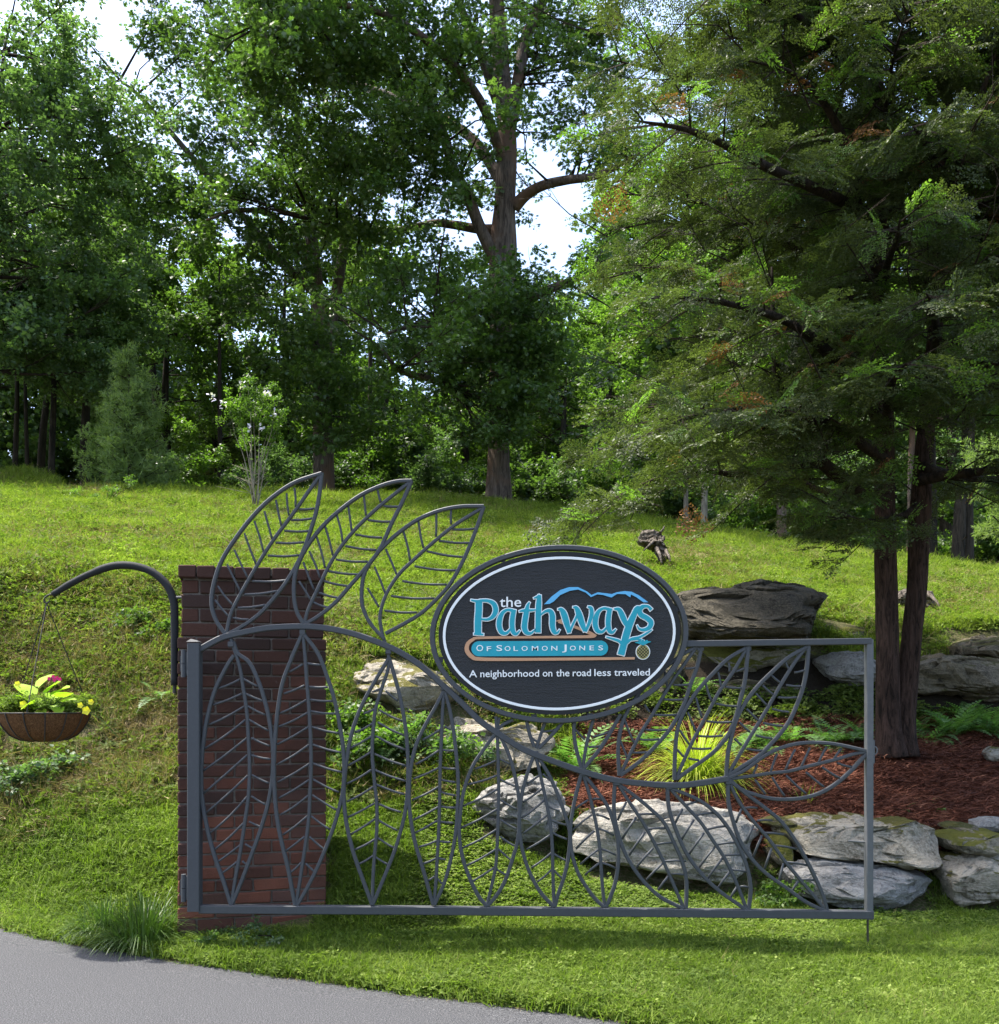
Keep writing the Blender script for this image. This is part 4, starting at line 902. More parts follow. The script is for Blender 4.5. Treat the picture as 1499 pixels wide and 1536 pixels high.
boulder('boulder', [(1438,1295),(1455,1288),(1510,1292),(1570,1290),(1580,1330),(1560,1368),(1500,1370),(1450,1366),(1440,1330)], 5.85, .5, 'stone_tan', 'squarish mossy boulder at lawn level at the right edge of the photo', 9, group=GW, rough=.04)
boulder('boulder', [(1430,1243),(1450,1238),(1485,1240),(1480,1252),(1440,1254)], 6.15, .3, 'stone_brown', 'thin brown stone chip on the wall between broad tan boulder and right edge', 10, sub=4, group=GW)
boulder('boulder', [(1478,1236),(1500,1230),(1540,1233),(1545,1250),(1500,1252),(1480,1246)], 6.2, .3, 'stone_grey', 'small grey stone on top of the wall at the right edge of the photo', 11, sub=4, group=GW)
boulder('boulder', [(498,1002),(520,985),(555,983),(600,990),(650,1005),(690,1025),(705,1055),(702,1076),(650,1078),(610,1074),(585,1055),(550,1042),(515,1022)], 7.3, .7, 'stone_tan', 'pale ledge boulder with moss patches right of the pillar', 12, group=GU, rough=.045)
boulder('boulder', [(640,1090),(680,1080),(740,1084),(800,1090),(835,1110),(828,1145),(800,1168),(755,1166),(700,1150),(655,1142),(635,1115)], 7.05, .6, 'stone_tan', 'tan blocky boulder below the oval sign on its left', 13, group=GU)
boulder('boulder', [(1000,884),(1060,876),(1125,868),(1165,859),(1200,865),(1245,873),(1262,888),(1238,912),(1222,940),(1208,958),(1150,960),(1070,958),(1035,940),(1015,915)], 9.2, 1.3, 'stone_dark', 'largest dark slab boulder on the bank right of the sign, above the gate top rail', 14, sub=6, rough=.035, group=GU, tilt=1.15, facets=-4, sq=.3)
boulder('boulder', [(1035,965),(1090,958),(1170,962),(1240,968),(1265,980),(1250,1000),(1180,1008),(1090,1012),(1040,1000)], 9.3, 1.0, 'stone_moss', 'mossy ledge rock directly under the largest dark slab boulder', 15, group=GU, tilt=.5)
boulder('boulder', [(1030,1020),(1075,1008),(1130,1012),(1160,1022),(1225,1030),(1230,1052),(1190,1070),(1110,1072),(1040,1060)], 9.0, .8, 'stone_brown', 'low dark rock in shadow behind the ferns, under the mossy ledge', 16, group=GU, tilt=.4)
boulder('boulder', [(1240,985),(1275,972),(1310,975),(1340,990),(1330,1020),(1290,1030),(1250,1022)], 9.1, .6, 'stone_grey', 'grey rock in shadow between the gate end post and the trunks', 17, sub=4, group=GU, tilt=.4)
boulder('boulder', [(1225,950),(1250,940),(1285,938),(1315,945),(1322,962),(1280,970),(1235,968)], 9.9, .7, 'stone_moss', 'moss-covered hump on the bank edge left of the trunks', 18, sub=4, group=GU)
boulder('boulder', [(1380,1005),(1400,985),(1440,975),(1480,985),(1520,990),(1600,1000),(1610,1040),(1540,1052),(1450,1050),(1395,1040)], 8.9, .9, 'stone_brown', 'wide brown boulder right of the trunks above the ferns', 19, group=GU, tilt=.3)
boulder('boulder', [(1455,965),(1485,952),(1530,950),(1600,958),(1620,990),(1560,1003),(1490,1000),(1460,985)], 9.3, .9, 'stone_brown', 'brown boulder with a dark crack at the right edge above the wide one', 20, group=GU, tilt=.3)
boulder('boulder', [(870,975),(930,955),(1000,962),(1035,980),(1040,1040),(1010,1075),(930,1085),(880,1060)], 8.95, .9, 'stone_brown', 'shaded boulder mostly hidden behind the oval sign', 22, group=GU, tilt=.4)
boulder('boulder', [(-20,1112),(20,1103),(80,1098),(125,1104),(150,1118),(148,1138),(120,1148),(70,1152),(10,1146),(-25,1132)], 7.45, .35, 'stone_brown', 'brown rock half buried in the bank under the hanging basket', 21, group=GU, rough=.04)
boulder('boulder', [(1484,1128),(1494,1120),(1512,1122),(1520,1138),(1500,1146),(1488,1140)], 7.7, .16, 'stone_tan', 'small tan stone on the mulch at the right edge', 23, sub=3, group=None)

# ---------------------------------------------------------------- driftwood stumps
def log(name, pts, rad, mat, label, cat, seed, n=18, parts=()):
    t = empty(name, pts[0], label, cat); o = pts[0]; r = random.Random(seed); so = Vector((seed, 2*seed, 0))
    P = [Vector(q) for q in cr([tuple(p-o) + (w,) for p, w in zip(pts, rad)], 6) and [c[:3] for c in cr([tuple(p-o) + (w,) for p, w in zip(pts, rad)], 6)]]
    Rr = [c[3] for c in cr([tuple(p-o) + (w,) for p, w in zip(pts, rad)], 6)]
    mb = MB(); mb.tube(P, Rr, n, True, lambda p, th, d: 1 + .9*mn.noise(Vector((math.cos(th)*1.6, math.sin(th)*1.6, p.length*1.5))+so) + .35*mn.noise(Vector((math.cos(th)*5, math.sin(th)*5, p.length*3))))
    mb.build('trunk', M[mat], t, True)
    for ps, w in parts:
        m = MB(); m.tube([q-o for q in ps], [w*(1-.6*i/(len(ps)-1)) for i in range(len(ps))], 6); m.build('root', M[mat], t, True)
    return t
def stump(outline, Y, depth, seed, label, roots):
    o = boulder('tree_stump', outline, Y, depth, 'drift', label, seed, sub=5, rough=.13, facets=8, tilt=.5, cat='stump', sq=.6, strat=.6)
    for ps, w in roots:
        m = MB(); q = [at(*p) - o.location for p in ps]; m.tube(q, [w*(1-.65*i/(len(q)-1)) for i in range(len(q))], 6); m.build('root', M['drift'], o, True)
def z7(l): return [(900+x/7.495, 760+y/7.495) for x, y in l]
stump(z7([(415,262),(470,246),(560,250),(640,272),(700,300),(712,262),(724,300),(722,380),(752,440),(790,530),(812,590),(770,600),(700,560),(640,470),(560,430),(500,400),(440,330)]), 12.9, .35, 31, 'weathered grey stump lying on the sunny grass above the sign',
      [([(985, 822, 12.9), (990, 832, 12.75), (993, 845, 12.6)], .03), ([(998, 824, 12.9), (1003, 833, 12.75), (1006, 842, 12.6)], .025), ([(980, 812, 12.9), (972, 820, 12.8), (966, 826, 12.7)], .02), ([(990, 800, 13.0), (995, 794, 13.0), (997, 789, 13.0)], .02)])
stump([(1346,886),(1362,878),(1385,880),(1398,888),(1407,900),(1413,912),(1400,912),(1388,905),(1372,910),(1352,904)], 11.2, .35, 32, 'brown mossy stump on the grass right behind the twin trunks',
      [([(1395, 892, 11.2), (1405, 902, 11.0), (1412, 914, 10.9)], .022)])
# ---------------------------------------------------------------- trees
def trunk_disp(seed, amp=.10, fine=9):
    so = Vector((seed*3.7, seed, 0))
    return lambda p, th, d: 1 + amp*mn.noise(Vector((math.cos(th)*1.3, math.sin(th)*1.3, p.z*.7))+so) + amp*.8*(abs(mn.noise(Vector((math.cos(th)*fine*.55, math.sin(th)*fine*.55, p.z*1.3))+so))-.25)
def limbmesh(mb, pts, rad, n=10, seed=0, amp=.1):
    Q = cr([tuple(p)+(r,) for p, r in zip(pts, rad)], 6); mb.tube([Vector(q[:3]) for q in Q], [max(q[3], .004) for q in Q], n, True, trunk_disp(seed, amp) if amp else None)
    return [Vector(q[:3]) for q in Q], [q[3] for q in Q]
def leafy(vname, blobs, per, name, parent, rng, sc=(.7, 1.3), shell=.45, drp=.15):
    """blobs: list (center Vector, (rx,ry,rz)) -> leaf sprigs through each clump's volume"""
    Ps = []
    for c, r in blobs:
        n = max(3, int(per*(r[0]*r[2]))); d = unit(rng.normal(size=(n, 3))); q = rng.uniform(shell, 1, (n, 1))**.8
        Ps.append(np.array(c) + d*q*np.array(r))
    P = np.concatenate(Ps); n = len(P); rot = np.stack([rng.uniform(-.5, .5, n), rng.uniform(-.5, .5, n), rng.uniform(0, 6.28, n)], 1)
    return scatter(name, vname, P, rot, rng.uniform(*sc, n), parent, 'stuff', rng=rng)
def twigs(mb, skel, blobs, rng, r0=.02, n=5):
    S = np.array([tuple(p) for p in skel])
    for c, r in blobs:
        c = np.array(c); d = np.linalg.norm(S-c, axis=1) + np.maximum(0, S[:, 2]-c[2])*.6; k = int(d.argmin()); a = Vector(S[k]); b = Vector(c)
        mid = a.lerp(b, .5) + Vector(rng.normal(size=3)*.08*(b-a).length); mb.tube([a, mid, b], [r0*(1+.25*(b-a).length), r0*.7, r0*.3], n)
        for _ in range(2):
            e = b + Vector(rng.normal(size=3)*np.array(r)*.55); mb.tube([mid.lerp(b, .6), (mid.lerp(b, .6)+e)/2+Vector(rng.normal(size=3)*.05), e], [r0*.5, r0*.3, r0*.15], 4)
def plain_tree(px, Y, top, crown, label, vname, seed, trunk_r=.12, per=14, nb=26, br=(.7, 1.15), group='trees of the wood beyond the hill', name='forest_tree', bark='bark_dark', lean=0, cat='tree'):
    """trunk from the ground at column px; crown=(cpx, cpy, half width m, half height m, depth m)"""
    rng = np.random.default_rng(seed); x = ux(px, Y); z0 = h1(x, Y) - .1; t = empty(name, (x, Y, z0), label, cat, group)
    cpx, cpy, hw, hh, hd = crown; cc = at(cpx, cpy, Y); o = Vector((x, Y, z0)); tp = Vector((cc.x, Y, cc.z+hh*.6)) - o
    mb = MB(); pts = [Vector((0, 0, 0)), Vector((tp.x*.15+lean, 0, tp.z*.3)), Vector((tp.x*.5+rng.normal()*.15, rng.normal()*.1, tp.z*.65)), tp]
    sk, _ = limbmesh(mb, pts, [trunk_r*1.25, trunk_r, trunk_r*.7, trunk_r*.15], 10, seed, .12); 
    bl = []
    for _ in range(nb):
        d = unit(rng.normal(size=(1, 3)))[0]*rng.uniform(.35, 1)**.6; c = np.array(cc-o) + d*np.array([hw, hd, hh]); r = rng.uniform(*br); bl.append((c, (r, r, r*.62)))
    mb.build('trunk', M[bark], t, True)
    m2 = MB(); twigs(m2, sk[len(sk)//4:], bl, rng, trunk_r*.16); m2.build('branches', M['branch_dark'], t, kind='stuff', fix=False)
    leafy(vname, bl, per, 'crown', t, rng); return t

# --- big oak behind the hill
rng = np.random.default_rng(21); YO = 22.0; ob = Vector((ux(748, YO), YO, h1(ux(748, YO), YO)-.15))
oak = empty('oak_tree', ob, 'tall oak with a thick forked trunk standing on the hill crest in the middle', 'tree')
def O(px, py, dy=0): return at(px, py, YO+dy) - ob
mb = MB(); sk, _ = limbmesh(mb, [Vector((0, 0, 0)), O(749, 700), O(750, 600), O(753, 480), O(755, 385), O(757, 300), O(760, 200), O(752, 100), O(745, 0), O(740, -160), O(735, -420)], [.33, .24, .23, .25, .29, .23, .21, .19, .17, .14, .05], 28, 5, .16)
mb.build('trunk', M['bark_oak'], oak, True); skel = sk[12:]
for pts, rr in (([(747,395,0),(722,345,-.2),(700,290,-.4),(678,250,-.6),(668,205,-.9),(640,150,-1.3),(600,90,-2)], [.16,.13,.12,.11,.09,.07,.03]),
                ([(745,345,.1),(715,343,.2),(680,337,.3),(650,335,.3),(600,345,.2),(540,350,0),(470,330,-.2)], [.12,.10,.09,.08,.07,.05,.02]),
                ([(772,310,0),(790,292,-.2),(815,278,-.5),(850,270,-.8),(900,262,-1.2),(960,230,-1.5)], [.15,.12,.10,.09,.07,.03]),
                ([(762,200,0),(775,140,.1),(788,60,.3),(815,0,.3),(850,-120,.3)], [.16,.15,.13,.11,.05]),
                ([(748,150,0),(722,80,-.3),(700,30,-.5),(660,-60,-1)], [.14,.11,.09,.04]),
                ([(755,470,0),(800,445,-.8),(860,420,-1.5),(915,400,-2)], [.12,.10,.07,.03]),
                ([(752,520,0),(700,500,-.7),(640,485,-1.5),(580,500,-2.2)], [.11,.09,.06,.02]),
                ([(750,600,.1),(700,590,-.5),(650,570,-1.2),(600,555,-1.8),(570,520,-2)], [.1,.09,.07,.05,.02]),
                ([(757,280,0),(700,200,1),(600,150,1.8),(500,120,2.5),(400,130,3)], [.13,.11,.09,.06,.02]),
                ([(757,250,0),(720,150,-1),(640,60,-2),(540,10,-3),(420,20,-3.5)], [.12,.1,.08,.05,.02])):
    m2 = MB(); s_, _ = limbmesh(m2, [O(*p) for p in pts], rr, 12, len(pts), .12); m2.build('limb', M['bark_oak'], oak, True); skel += s_[6:]
OB = [(600,55,-2,1.2),(540,25,-2.5,1.2),(660,20,-1.5,1.1),(700,60,-1,.7),(655,120,-1.5,.9),(590,125,-2,1.0),(535,95,-2.3,.9),(690,130,-.8,.6),
      (620,195,-1.6,1.0),(665,205,-1.3,.8),(560,205,-2,1.0),(605,255,-1.5,1.0),(650,275,-1.2,.75),(545,270,-1.6,.9),(500,300,-.8,.9),(575,320,-.8,.9),(625,335,-.6,.7),(520,350,-.3,.8),(470,330,-.4,.8),
      (480,60,-3,1.1),(430,25,-3.4,1.0),(420,90,-3,.9),(475,140,-2.4,.9),(430,180,-2,.8),(380,60,-3,.9),(350,110,-2.6,.8),(400,150,0,.8),(470,230,-1,.9),(440,270,-.4,.8),(400,310,0,.8),(365,260,0,.7),(420,355,.2,.7),
      (700,280,.6,.6),(830,60,.3,.8),(865,20,.2,.9),(820,130,.2,.6),(850,90,-.4,.7),(880,150,-.8,.6),(870,215,-1.2,.5),(930,200,-1.5,.6),(790,20,.5,.7),
      (700,440,-1,.8),(760,450,-1.4,.7),(810,440,-1.4,.7),(730,500,-1.2,.9),(790,500,-1.3,.9),(670,490,-1.4,.8),(620,500,-1.8,.7),(700,555,-1.2,.8),(765,560,-1.2,.9),(820,540,-1.6,.8),(640,560,-1.6,.8),(590,545,-2,.7),(800,600,-1.5,.7),(680,610,-1.2,.6),(740,620,-1.4,.6),
      (600,400,-1,.7),(650,400,-.6,.6),(580,450,-1.5,.6),(900,390,-2,.6),(720,400,.6,.5),(745,560,-1.6,.8),(730,600,-1.7,.7),(770,640,-1.6,.6),(720,650,-1.4,.5),(750,470,-1.7,.8),(700,500,-1.7,.8),(800,490,-1.7,.8),(845,60,0,.8),(900,60,.3,.8),(900,115,0,.7),(835,170,.2,.5),(895,235,.3,.6),(775,60,.8,.6),(735,230,1,.5),(560,-60,-2,1.6),(690,-80,-1,1.5),(440,-60,-3,1.5),(820,-80,0,1.6)]
bl = [(O(a, b, dy), (r, r, r*.68)) for a, b, dy, r in OB]
bl = bl + [(np.array(c) + rng.normal(size=3)*np.array([.85, 1.0, .6]), (r[0]*.65, r[1]*.65, r[2]*.6)) for c, r in bl for _ in range(2)]
m2 = MB(); twigs(m2, skel, bl, rng, .022); m2.build('branches', M['branch_dark'], oak, kind='stuff', fix=False)
leafy('oak_sprig', bl, 36, 'crown', oak, rng, (.6, 1.15))
# --- second tree: twin stems left of the oak
YT = 23.0; tb = Vector((ux(486, YT), YT, h1(ux(486, YT), YT)-.15))
tw = empty('twin_stem_tree', tb, 'dark twin-stemmed tree on the crest left of the big oak', 'tree')
def T2(px, py, dy=0): return at(px, py, YT+dy) - tb
mb = MB(); s1, _ = limbmesh(mb, [Vector((0, 0, 0)), T2(485, 660), T2(482, 560), T2(478, 470), T2(470, 380), T2(455, 260), T2(440, 120)], [.3, .22, .19, .17, .15, .1, .04], 18, 3, .16); mb.build('trunk', M['bark_oak'], tw, True)
mb = MB(); s2, _ = limbmesh(mb, [T2(488, 560, .1), T2(498, 480, .1), T2(508, 420), T2(520, 340), T2(530, 240)], [.15, .14, .12, .09, .03], 14, 4, .15); mb.build('limb', M['bark_oak'], tw, True)
mb = MB(); s3_, _ = limbmesh(mb, [T2(474, 440), T2(430, 400, .2), T2(370, 330, .5), T2(300, 250, .6), T2(215, 150, .4), T2(180, 120, 0)], [.11, .1, .08, .07, .05, .02], 10, 6, .1); mb.build('limb', M['bark_oak'], tw, True)
mb = MB(); s4, _ = limbmesh(mb, [T2(474, 420), T2(420, 330, -.5), T2(360, 315, -1), T2(310, 330, -1.3)], [.09, .07, .05, .02], 10, 7, .1); mb.build('limb', M['bark_oak'], tw, True)
TB = [(140,95,0,.6),(105,45,.2,.6),(480,560,-1.2,.6),(500,620,-1.3,.6),(465,500,-1.2,.5),(490,660,-1.0,.45),(300,25,0,.9),(245,70,0,.7),(310,100,.4,.7),(265,150,.4,.6),(345,170,.5,.6),(185,160,0,.6),(300,220,.5,.7),(200,235,0,.7),(250,270,0,.7),(320,290,0,.8),(370,210,.6,.5),(290,330,0,.7),(225,310,0,.7),(350,350,-.5,.7),(180,290,0,.6),
      (400,400,-.5,.6),(455,400,-.5,.5),(380,440,0,.5),(330,470,.3,.6),(430,480,-.8,.7),(500,520,-.9,.7),(450,550,-1,.7),(400,530,-.6,.7),(520,580,-1,.7),(470,610,-1,.6),(560,480,.4,.5),(530,400,.8,.4),(90,150,.2,.6),(350,-20,0,1),(230,-40,0,.9),(410,600,-.6,.6),(550,640,-.8,.6)]
bl = [(T2(a, b, dy), (r*1.1, r, r*.66)) for a, b, dy, r in TB]
m2 = MB(); twigs(m2, s1[8:]+s2+s3_+s4, bl, rng, .02); m2.build('branches', M['branch_dark'], tw, kind='stuff', fix=False)
bl = bl + [(np.array(c) + rng.normal(size=3)*np.array([.5, .6, .4]), (r[0]*.6, r[1]*.6, r[2]*.6)) for c, r in bl]
leafy('oak_sprig', bl, 44, 'crown', tw, rng, (.6, 1.2))
# --- dense dark tree at the far left
plain_tree(-20, 20, 0, (5, 300, 2.9, 4.9, 1.8), 'dense dark glossy-leaved tree filling the left edge of the photo', 'maple_sprig', 31, .16, 25, 85, (.6, 1.0), group=None, name='maple_tree')
plain_tree(130, 22.5, 0, (110, 470, 2.2, 2.3, 1.4), 'lower dark green tree behind the young pine', 'maple_sprig', 32, .1, 24, 40, (.55, .9), group=None, name='maple_tree')
# --- young pine
rng = np.random.default_rng(41); YP = 18.6; x = ux(193, YP); z0 = h1(x, YP)
pine = empty('pine_tree', (x, YP, z0-.05), 'small young pale green pine standing on the hill at left', 'tree'); PH = (HY-512)/F*YP + CAMZ - z0
mb = MB(); sk, _ = limbmesh(mb, [Vector((0, 0, 0)), Vector((.02, 0, PH*.5)), Vector((0, 0, PH*.97))], [.05, .035, .008], 8, 2, .1); mb.build('trunk', M['bark_dark'], pine, True)
Ps = []; Rt = []; mb = MB()
nw = 15
for k in range(nw):
    f = .06 + .9*k/nw; z = PH*f; R = 1.02*(1-f)**.75*(.8+.25*((k*7) % 3)/2)
    for j in range(8 if k < 10 else 5):
        a = j*2*math.pi/8 + k*1.1 + rng.normal()*.2; ln = R*rng.uniform(.7, 1.1); e = Vector((math.cos(a)*ln, math.sin(a)*ln, z + ln*rng.uniform(.1, .35))); b = Vector((0, 0, z)); md = b.lerp(e, .6) - Vector((0, 0, ln*.06))
        mb.tube([b, md, e], [.010, .007, .003], 4)
        for s_ in np.linspace(.25, 1.05, max(3, int(ln*9))):
            p = b.lerp(e, s_) if s_ > .6 else b.lerp(md, s_/.6)
            for _ in range(1): Ps.append(tuple(p + Vector(rng.normal(size=3))*.06)); Rt.append((rng.normal()*.3, rng.normal()*.3, rng.uniform(0, 6.28)))
mb.build('branches', M['branch_dark'], pine, False, kind='stuff', fix=False)
Ps.append((0, 0, PH*.98)); Rt.append((0, 0, 0))
scatter('crown', 'pine_sprig', Ps, Rt, rng.uniform(.75, 1.25, len(Ps)), pine)
# --- slender sapling with pale stems and pale flowers
YS = 16.2; x = ux(382, YS); z0 = h1(x, YS); sap = empty('flowering_sapling', (x, YS, z0-.03), 'thin multi-stemmed sapling with pale stems and a few whitish blossoms behind the pillar leaves', 'tree')
so_ = sap.location.copy(); mb = MB(); tips = []
for i, (px_, py_) in enumerate(((345,610),(360,590),(372,575),(385,580),(398,585),(412,600),(425,620),(365,650),(405,640))):
    e = at(px_, py_, YS+rng.normal()*.25)-so_; b = Vector((rng.normal()*.05, rng.normal()*.05, 0)); k_ = at(382 + (px_-382)*.4, 690, YS)-so_
    Q = cr([tuple(b), tuple(k_), tuple(k_.lerp(e, .5)+Vector((rng.normal()*.05, 0, 0))), tuple(e)], 4); mb.tube([Vector(q) for q in Q], list(np.linspace(.010, .003, len(Q))), 5)
    for s_ in (.55, .7, .85, 1): tips.append(k_.lerp(e, s_))
    for s_ in (.3, .5, .7):
        q = b.lerp(k_, s_); e2 = q + Vector((rng.normal()*.22, rng.normal()*.15, rng.uniform(.1, .3))); mb.tube([q, e2], [.006, .002], 4); 
mb.build('stem', M['bark_pale'], sap, True)
bl = [(t_, (.22, .22, .14)) for t_ in tips]
leafy('bush_sprig', bl, 95, 'crown', sap, rng, (.25, .45), .1)
mb = MB()
for (a_, b_) in ((320,597),(366,577),(400,590),(412,620),(375,640),(392,642),(335,605)):
    c = at(a_, b_, YS-.25)-so_
    for _ in range(9):
        d = Vector(rng.normal(size=3)).normalized()*.03; q = c + Vector(rng.normal(size=3))*.03; s_ = d.orthogonal().normalized()*.022; mb.add([q-d, q+s_, q+d, q-s_], [(0, 1, 2, 3)])
mb.build('blossom', M['petal_w'], sap, fix=False)
# --- wood behind: individual trees, then a far mass
FT = [(440,29,(430,430,2.8,2.6,1.8),'wood_sprig','woodland tree filling the gap behind the twin stems'),
      (250,30,(200,360,2.0,2.4,1.6),'wood_sprig','woodland tree between left maple and twin stems'),
      (520,32,(500,170,3.2,3.2,2),'wood_sprig','tall woodland tree high behind the oak crown'),
      (60,26,(80,430,2.6,3.4,1.6),'wood_sprig','dark woodland tree behind the left maple'),
      (250,27,(255,545,2.0,2.6,1.6),'bush_sprig','light green woodland tree between the young pine and the sapling'),
      (330,29,(335,590,2.4,2.4,1.8),'wood_sprig','woodland tree behind the flowering sapling'),
      (600,28,(590,650,2.6,1.8,1.8),'bush_sprig','bright green low tree under the oak limb, left of the oak trunk'),
      (420,31,(430,640,2.4,2.2,1.8),'wood_sprig','woodland tree behind the twin-stemmed tree'),
      (690,30,(680,660,2.2,1.8,1.8),'bush_sprig','bright undergrowth tree just left of the oak trunk'),
      (560,34,(600,470,3.0,2.6,2),'wood_sprig','woodland tree whose top shows through the oak left of its trunk'),
      (840,28,(850,640,2.6,2.3,1.8),'wood_sprig','woodland tree just right of the oak trunk'),
      (900,33,(925,520,1.9,1.9,2),'bush_sprig','light green tree seen between oak and cedar'),
      (820,36,(815,480,1.4,1.4,1.5),'wood_sprig','slim woodland tree showing beside the oak trunk at right'),
      (1000,31,(1010,560,3.0,4.5,2),'bush_sprig','light green tree behind the left part of the cedar'),
      (1090,27,(1100,640,2.6,2.4,1.8),'wood_sprig','woodland tree behind the cedar, left of its trunks'),
      (1210,26,(1220,660,2.8,2.4,1.8),'wood_sprig','woodland tree behind the cedar trunks'),
      (1340,28,(1330,560,3.2,4.0,2),'wood_sprig','woodland tree above and behind the twin trunks'),
      (1420,25,(1425,660,2.4,2.4,1.8),'maple_sprig','dark woodland tree right of the twin trunks'),
      (1540,26,(1530,520,2.8,4.2,2),'wood_sprig','woodland tree at the right edge behind the cedar'),
      (1180,33,(1190,330,3.6,5.0,2),'wood_sprig','tall woodland tree behind the top of the cedar'),
      (1430,33,(1440,240,3.4,5.0,2),'wood_sprig','tall woodland tree behind the top right of the cedar'),
      (1010,36,(1035,300,1.7,3.2,2),'bush_sprig','tall pale green tree between oak crown and cedar crown'),
      (350,34,(330,440,1.8,1.4,2),'wood_sprig','woodland tree top under the sky gap at left'),
      (-160,24,(-150,420,3.4,5.0,2),'maple_sprig','dark tree beyond the left edge of the photo')]
for i, (px_, Y_, cr_, vn, lb) in enumerate(FT):
    plain_tree(px_, Y_, 0, cr_, lb, vn, 60+i, .10+.03*(i % 3), 12 if vn != 'bush_sprig' else 16, int(10+cr_[2]*cr_[3]*3.4), (.65, 1.1), bark='bark_dark')
# understorey shrubs along the wood edge
US = [(300,24.5,.9),(365,25,.8),(440,24,.9),(530,24.5,.9),(590,25,1.0),(645,24.5,.9),(700,25.5,.9),(800,24,.9),(855,23.5,.8),(915,23,.8),(980,23,.8),(1050,22.5,.7),(1120,22.5,.8),(1230,22,.8),(1290,22,.8),(1400,21.5,.7),(1480,21,.8),(230,24,.8),(1550,21,.9)]
sh_words = ['low bright green shrub', 'low dark green shrub', 'rounded mid green shrub']
where = ['left of the sapling', 'behind the sapling stems', 'left of the twin-stemmed tree', 'right of the twin-stemmed tree', 'between twin-stemmed tree and oak', 'midway between the twin-stemmed tree and the oak trunk', 'just left of the oak foot', 'just right of the oak foot', 'on the crest above the sign top', 'above the right end of the sign', 'behind the grey stump', 'right of the pale bare stems', 'beside the thin straight trunk', 'left of the twin cedar trunks, behind the crest', 'behind the left cedar trunk', 'right of the twin cedar trunks', 'below the blue-green fir', 'just right of the young pine', 'at the far right end of the crest']
for i, (px_, Y_, s_) in enumerate(US):
    rg = np.random.default_rng(200+i); x = ux(px_, Y_); z0 = h1(x, Y_); t = empty('shrub', (x, Y_, z0-.05), sh_words[i % 3] + ' ' + where[i], 'shrub', 'shrubs along the edge of the wood')
    bl = [(Vector((rg.normal()*.55*s_, rg.normal()*.35, .35+abs(rg.normal())*.75*s_)), (.5*s_, .45, .38*s_)) for _ in range(12)]
    mb = MB(); 
    for k_ in range(5): e = Vector((rg.normal()*.4, rg.normal()*.3, rg.uniform(.6, 1.3)*s_)); mb.tube([Vector((rg.normal()*.1, rg.normal()*.1, 0)), e*.5, e], [.02, .014, .005], 5)
    mb.build('stem', M['branch_dark'], t, fix=False); leafy(['bush_sprig', 'wood_sprig', 'maple_sprig'][i % 3], bl, 70, 'foliage', t, rg, (.55, 1.0), .2)
# thin trunks seen in the shade
for i, (px_, Y_, top_, r_, lb, bk) in enumerate(((22,22,600,.06,'thin dark trunk in the deep shade at the left edge, first from the left','bark_dark'), (42,24,600,.05,'thin dark trunk in the deep shade at left, second from the left','bark_dark'), (76,21.5,590,.07,'thin dark trunk in the deep shade left of the young pine','bark_dark'),
      (1173,19.5,640,.085,'thin straight grey trunk behind the cedar boughs','bark_oak'), (1030,21,690,.05,'pale bare stem on the crest behind the stump, left one','bark_pale'), (1056,20.5,700,.06,'pale bare stem on the crest behind the stump, right one','bark_pale'),
      (1366,19.5,640,.06,'pale grey trunk seen between the twin cedar trunks','bark_oak'), (1436,19,700,.10,'dark leaning trunk on the crest right of the cedar','bark_dark'), (1452,19.3,680,.10,'dark trunk on the crest, nearest to the right edge','bark_dark'), (1395,20.5,640,.13,'dark stout trunk just right of the cedar trunks','bark_dark'), (555,26,560,.07,'thin dark trunk in the wood between twin-stemmed tree and oak','bark_dark'), (330,26,560,.06,'thin dark trunk in the wood left of the sapling','bark_dark'))):
    x = ux(px_, Y_); z0 = h1(x, Y_)-.1; o_ = Vector((x, Y_, z0)); t = empty('thin_tree', o_, lb, 'tree', None); mb = MB(); lean = {1436: 18, 1056: 4}.get(px_, random.Random(i).uniform(-5, 5))
    s_, _ = limbmesh(mb, [Vector((0, 0, 0)), at(px_+lean*.4, (top_+760)/2, Y_)-o_, at(px_+lean, top_, Y_)-o_, at(px_+lean*1.5, top_-160, Y_)-o_], [r_*1.25, r_, r_*.85, r_*.3], 10, i, .12); mb.build('trunk', M[bk], t, True)
    rg = np.random.default_rng(300+i); bl = [(at(px_+lean*1.5+rg.normal()*40, top_-150+rg.normal()*50, Y_)-o_, (.6, .6, .4)) for _ in range(7)]
    m2 = MB(); twigs(m2, s_[6:], bl, rg, .01); m2.build('branches', M['branch_dark'], t, kind='stuff', fix=False); leafy('wood_sprig', bl, 26, 'crown', t, rg)
# far wood as a mass
rg = np.random.default_rng(400); n = 34000
X = rg.uniform(-60, 60, n); Y = rg.uniform(38, 52, n); top_ = 18.0 + 3.2*np.sin(X*.23+1) + 2.2*np.sin(X*.61) + np.where(X > 4, 7, 0) + np.where(X < -14, 5, 0) ; top_ = top_ - 3.5*np.exp(-((X+3)/3.5)**2) - 7*np.exp(-((X-3)/2.2)**2)
Z = H(X, Y) + (top_-H(X, Y))*rg.uniform(0, 1, n)**1.5
scatter('distant_wood', 'wood_sprig', np.stack([X, Y, Z], 1), np.stack([rg.normal(0, .4, n), rg.normal(0, .4, n), rg.uniform(0, 6.28, n)], 1), rg.uniform(1.3, 2.2, n), None, 'stuff', 'dense green wood far behind the hill', 'wood')
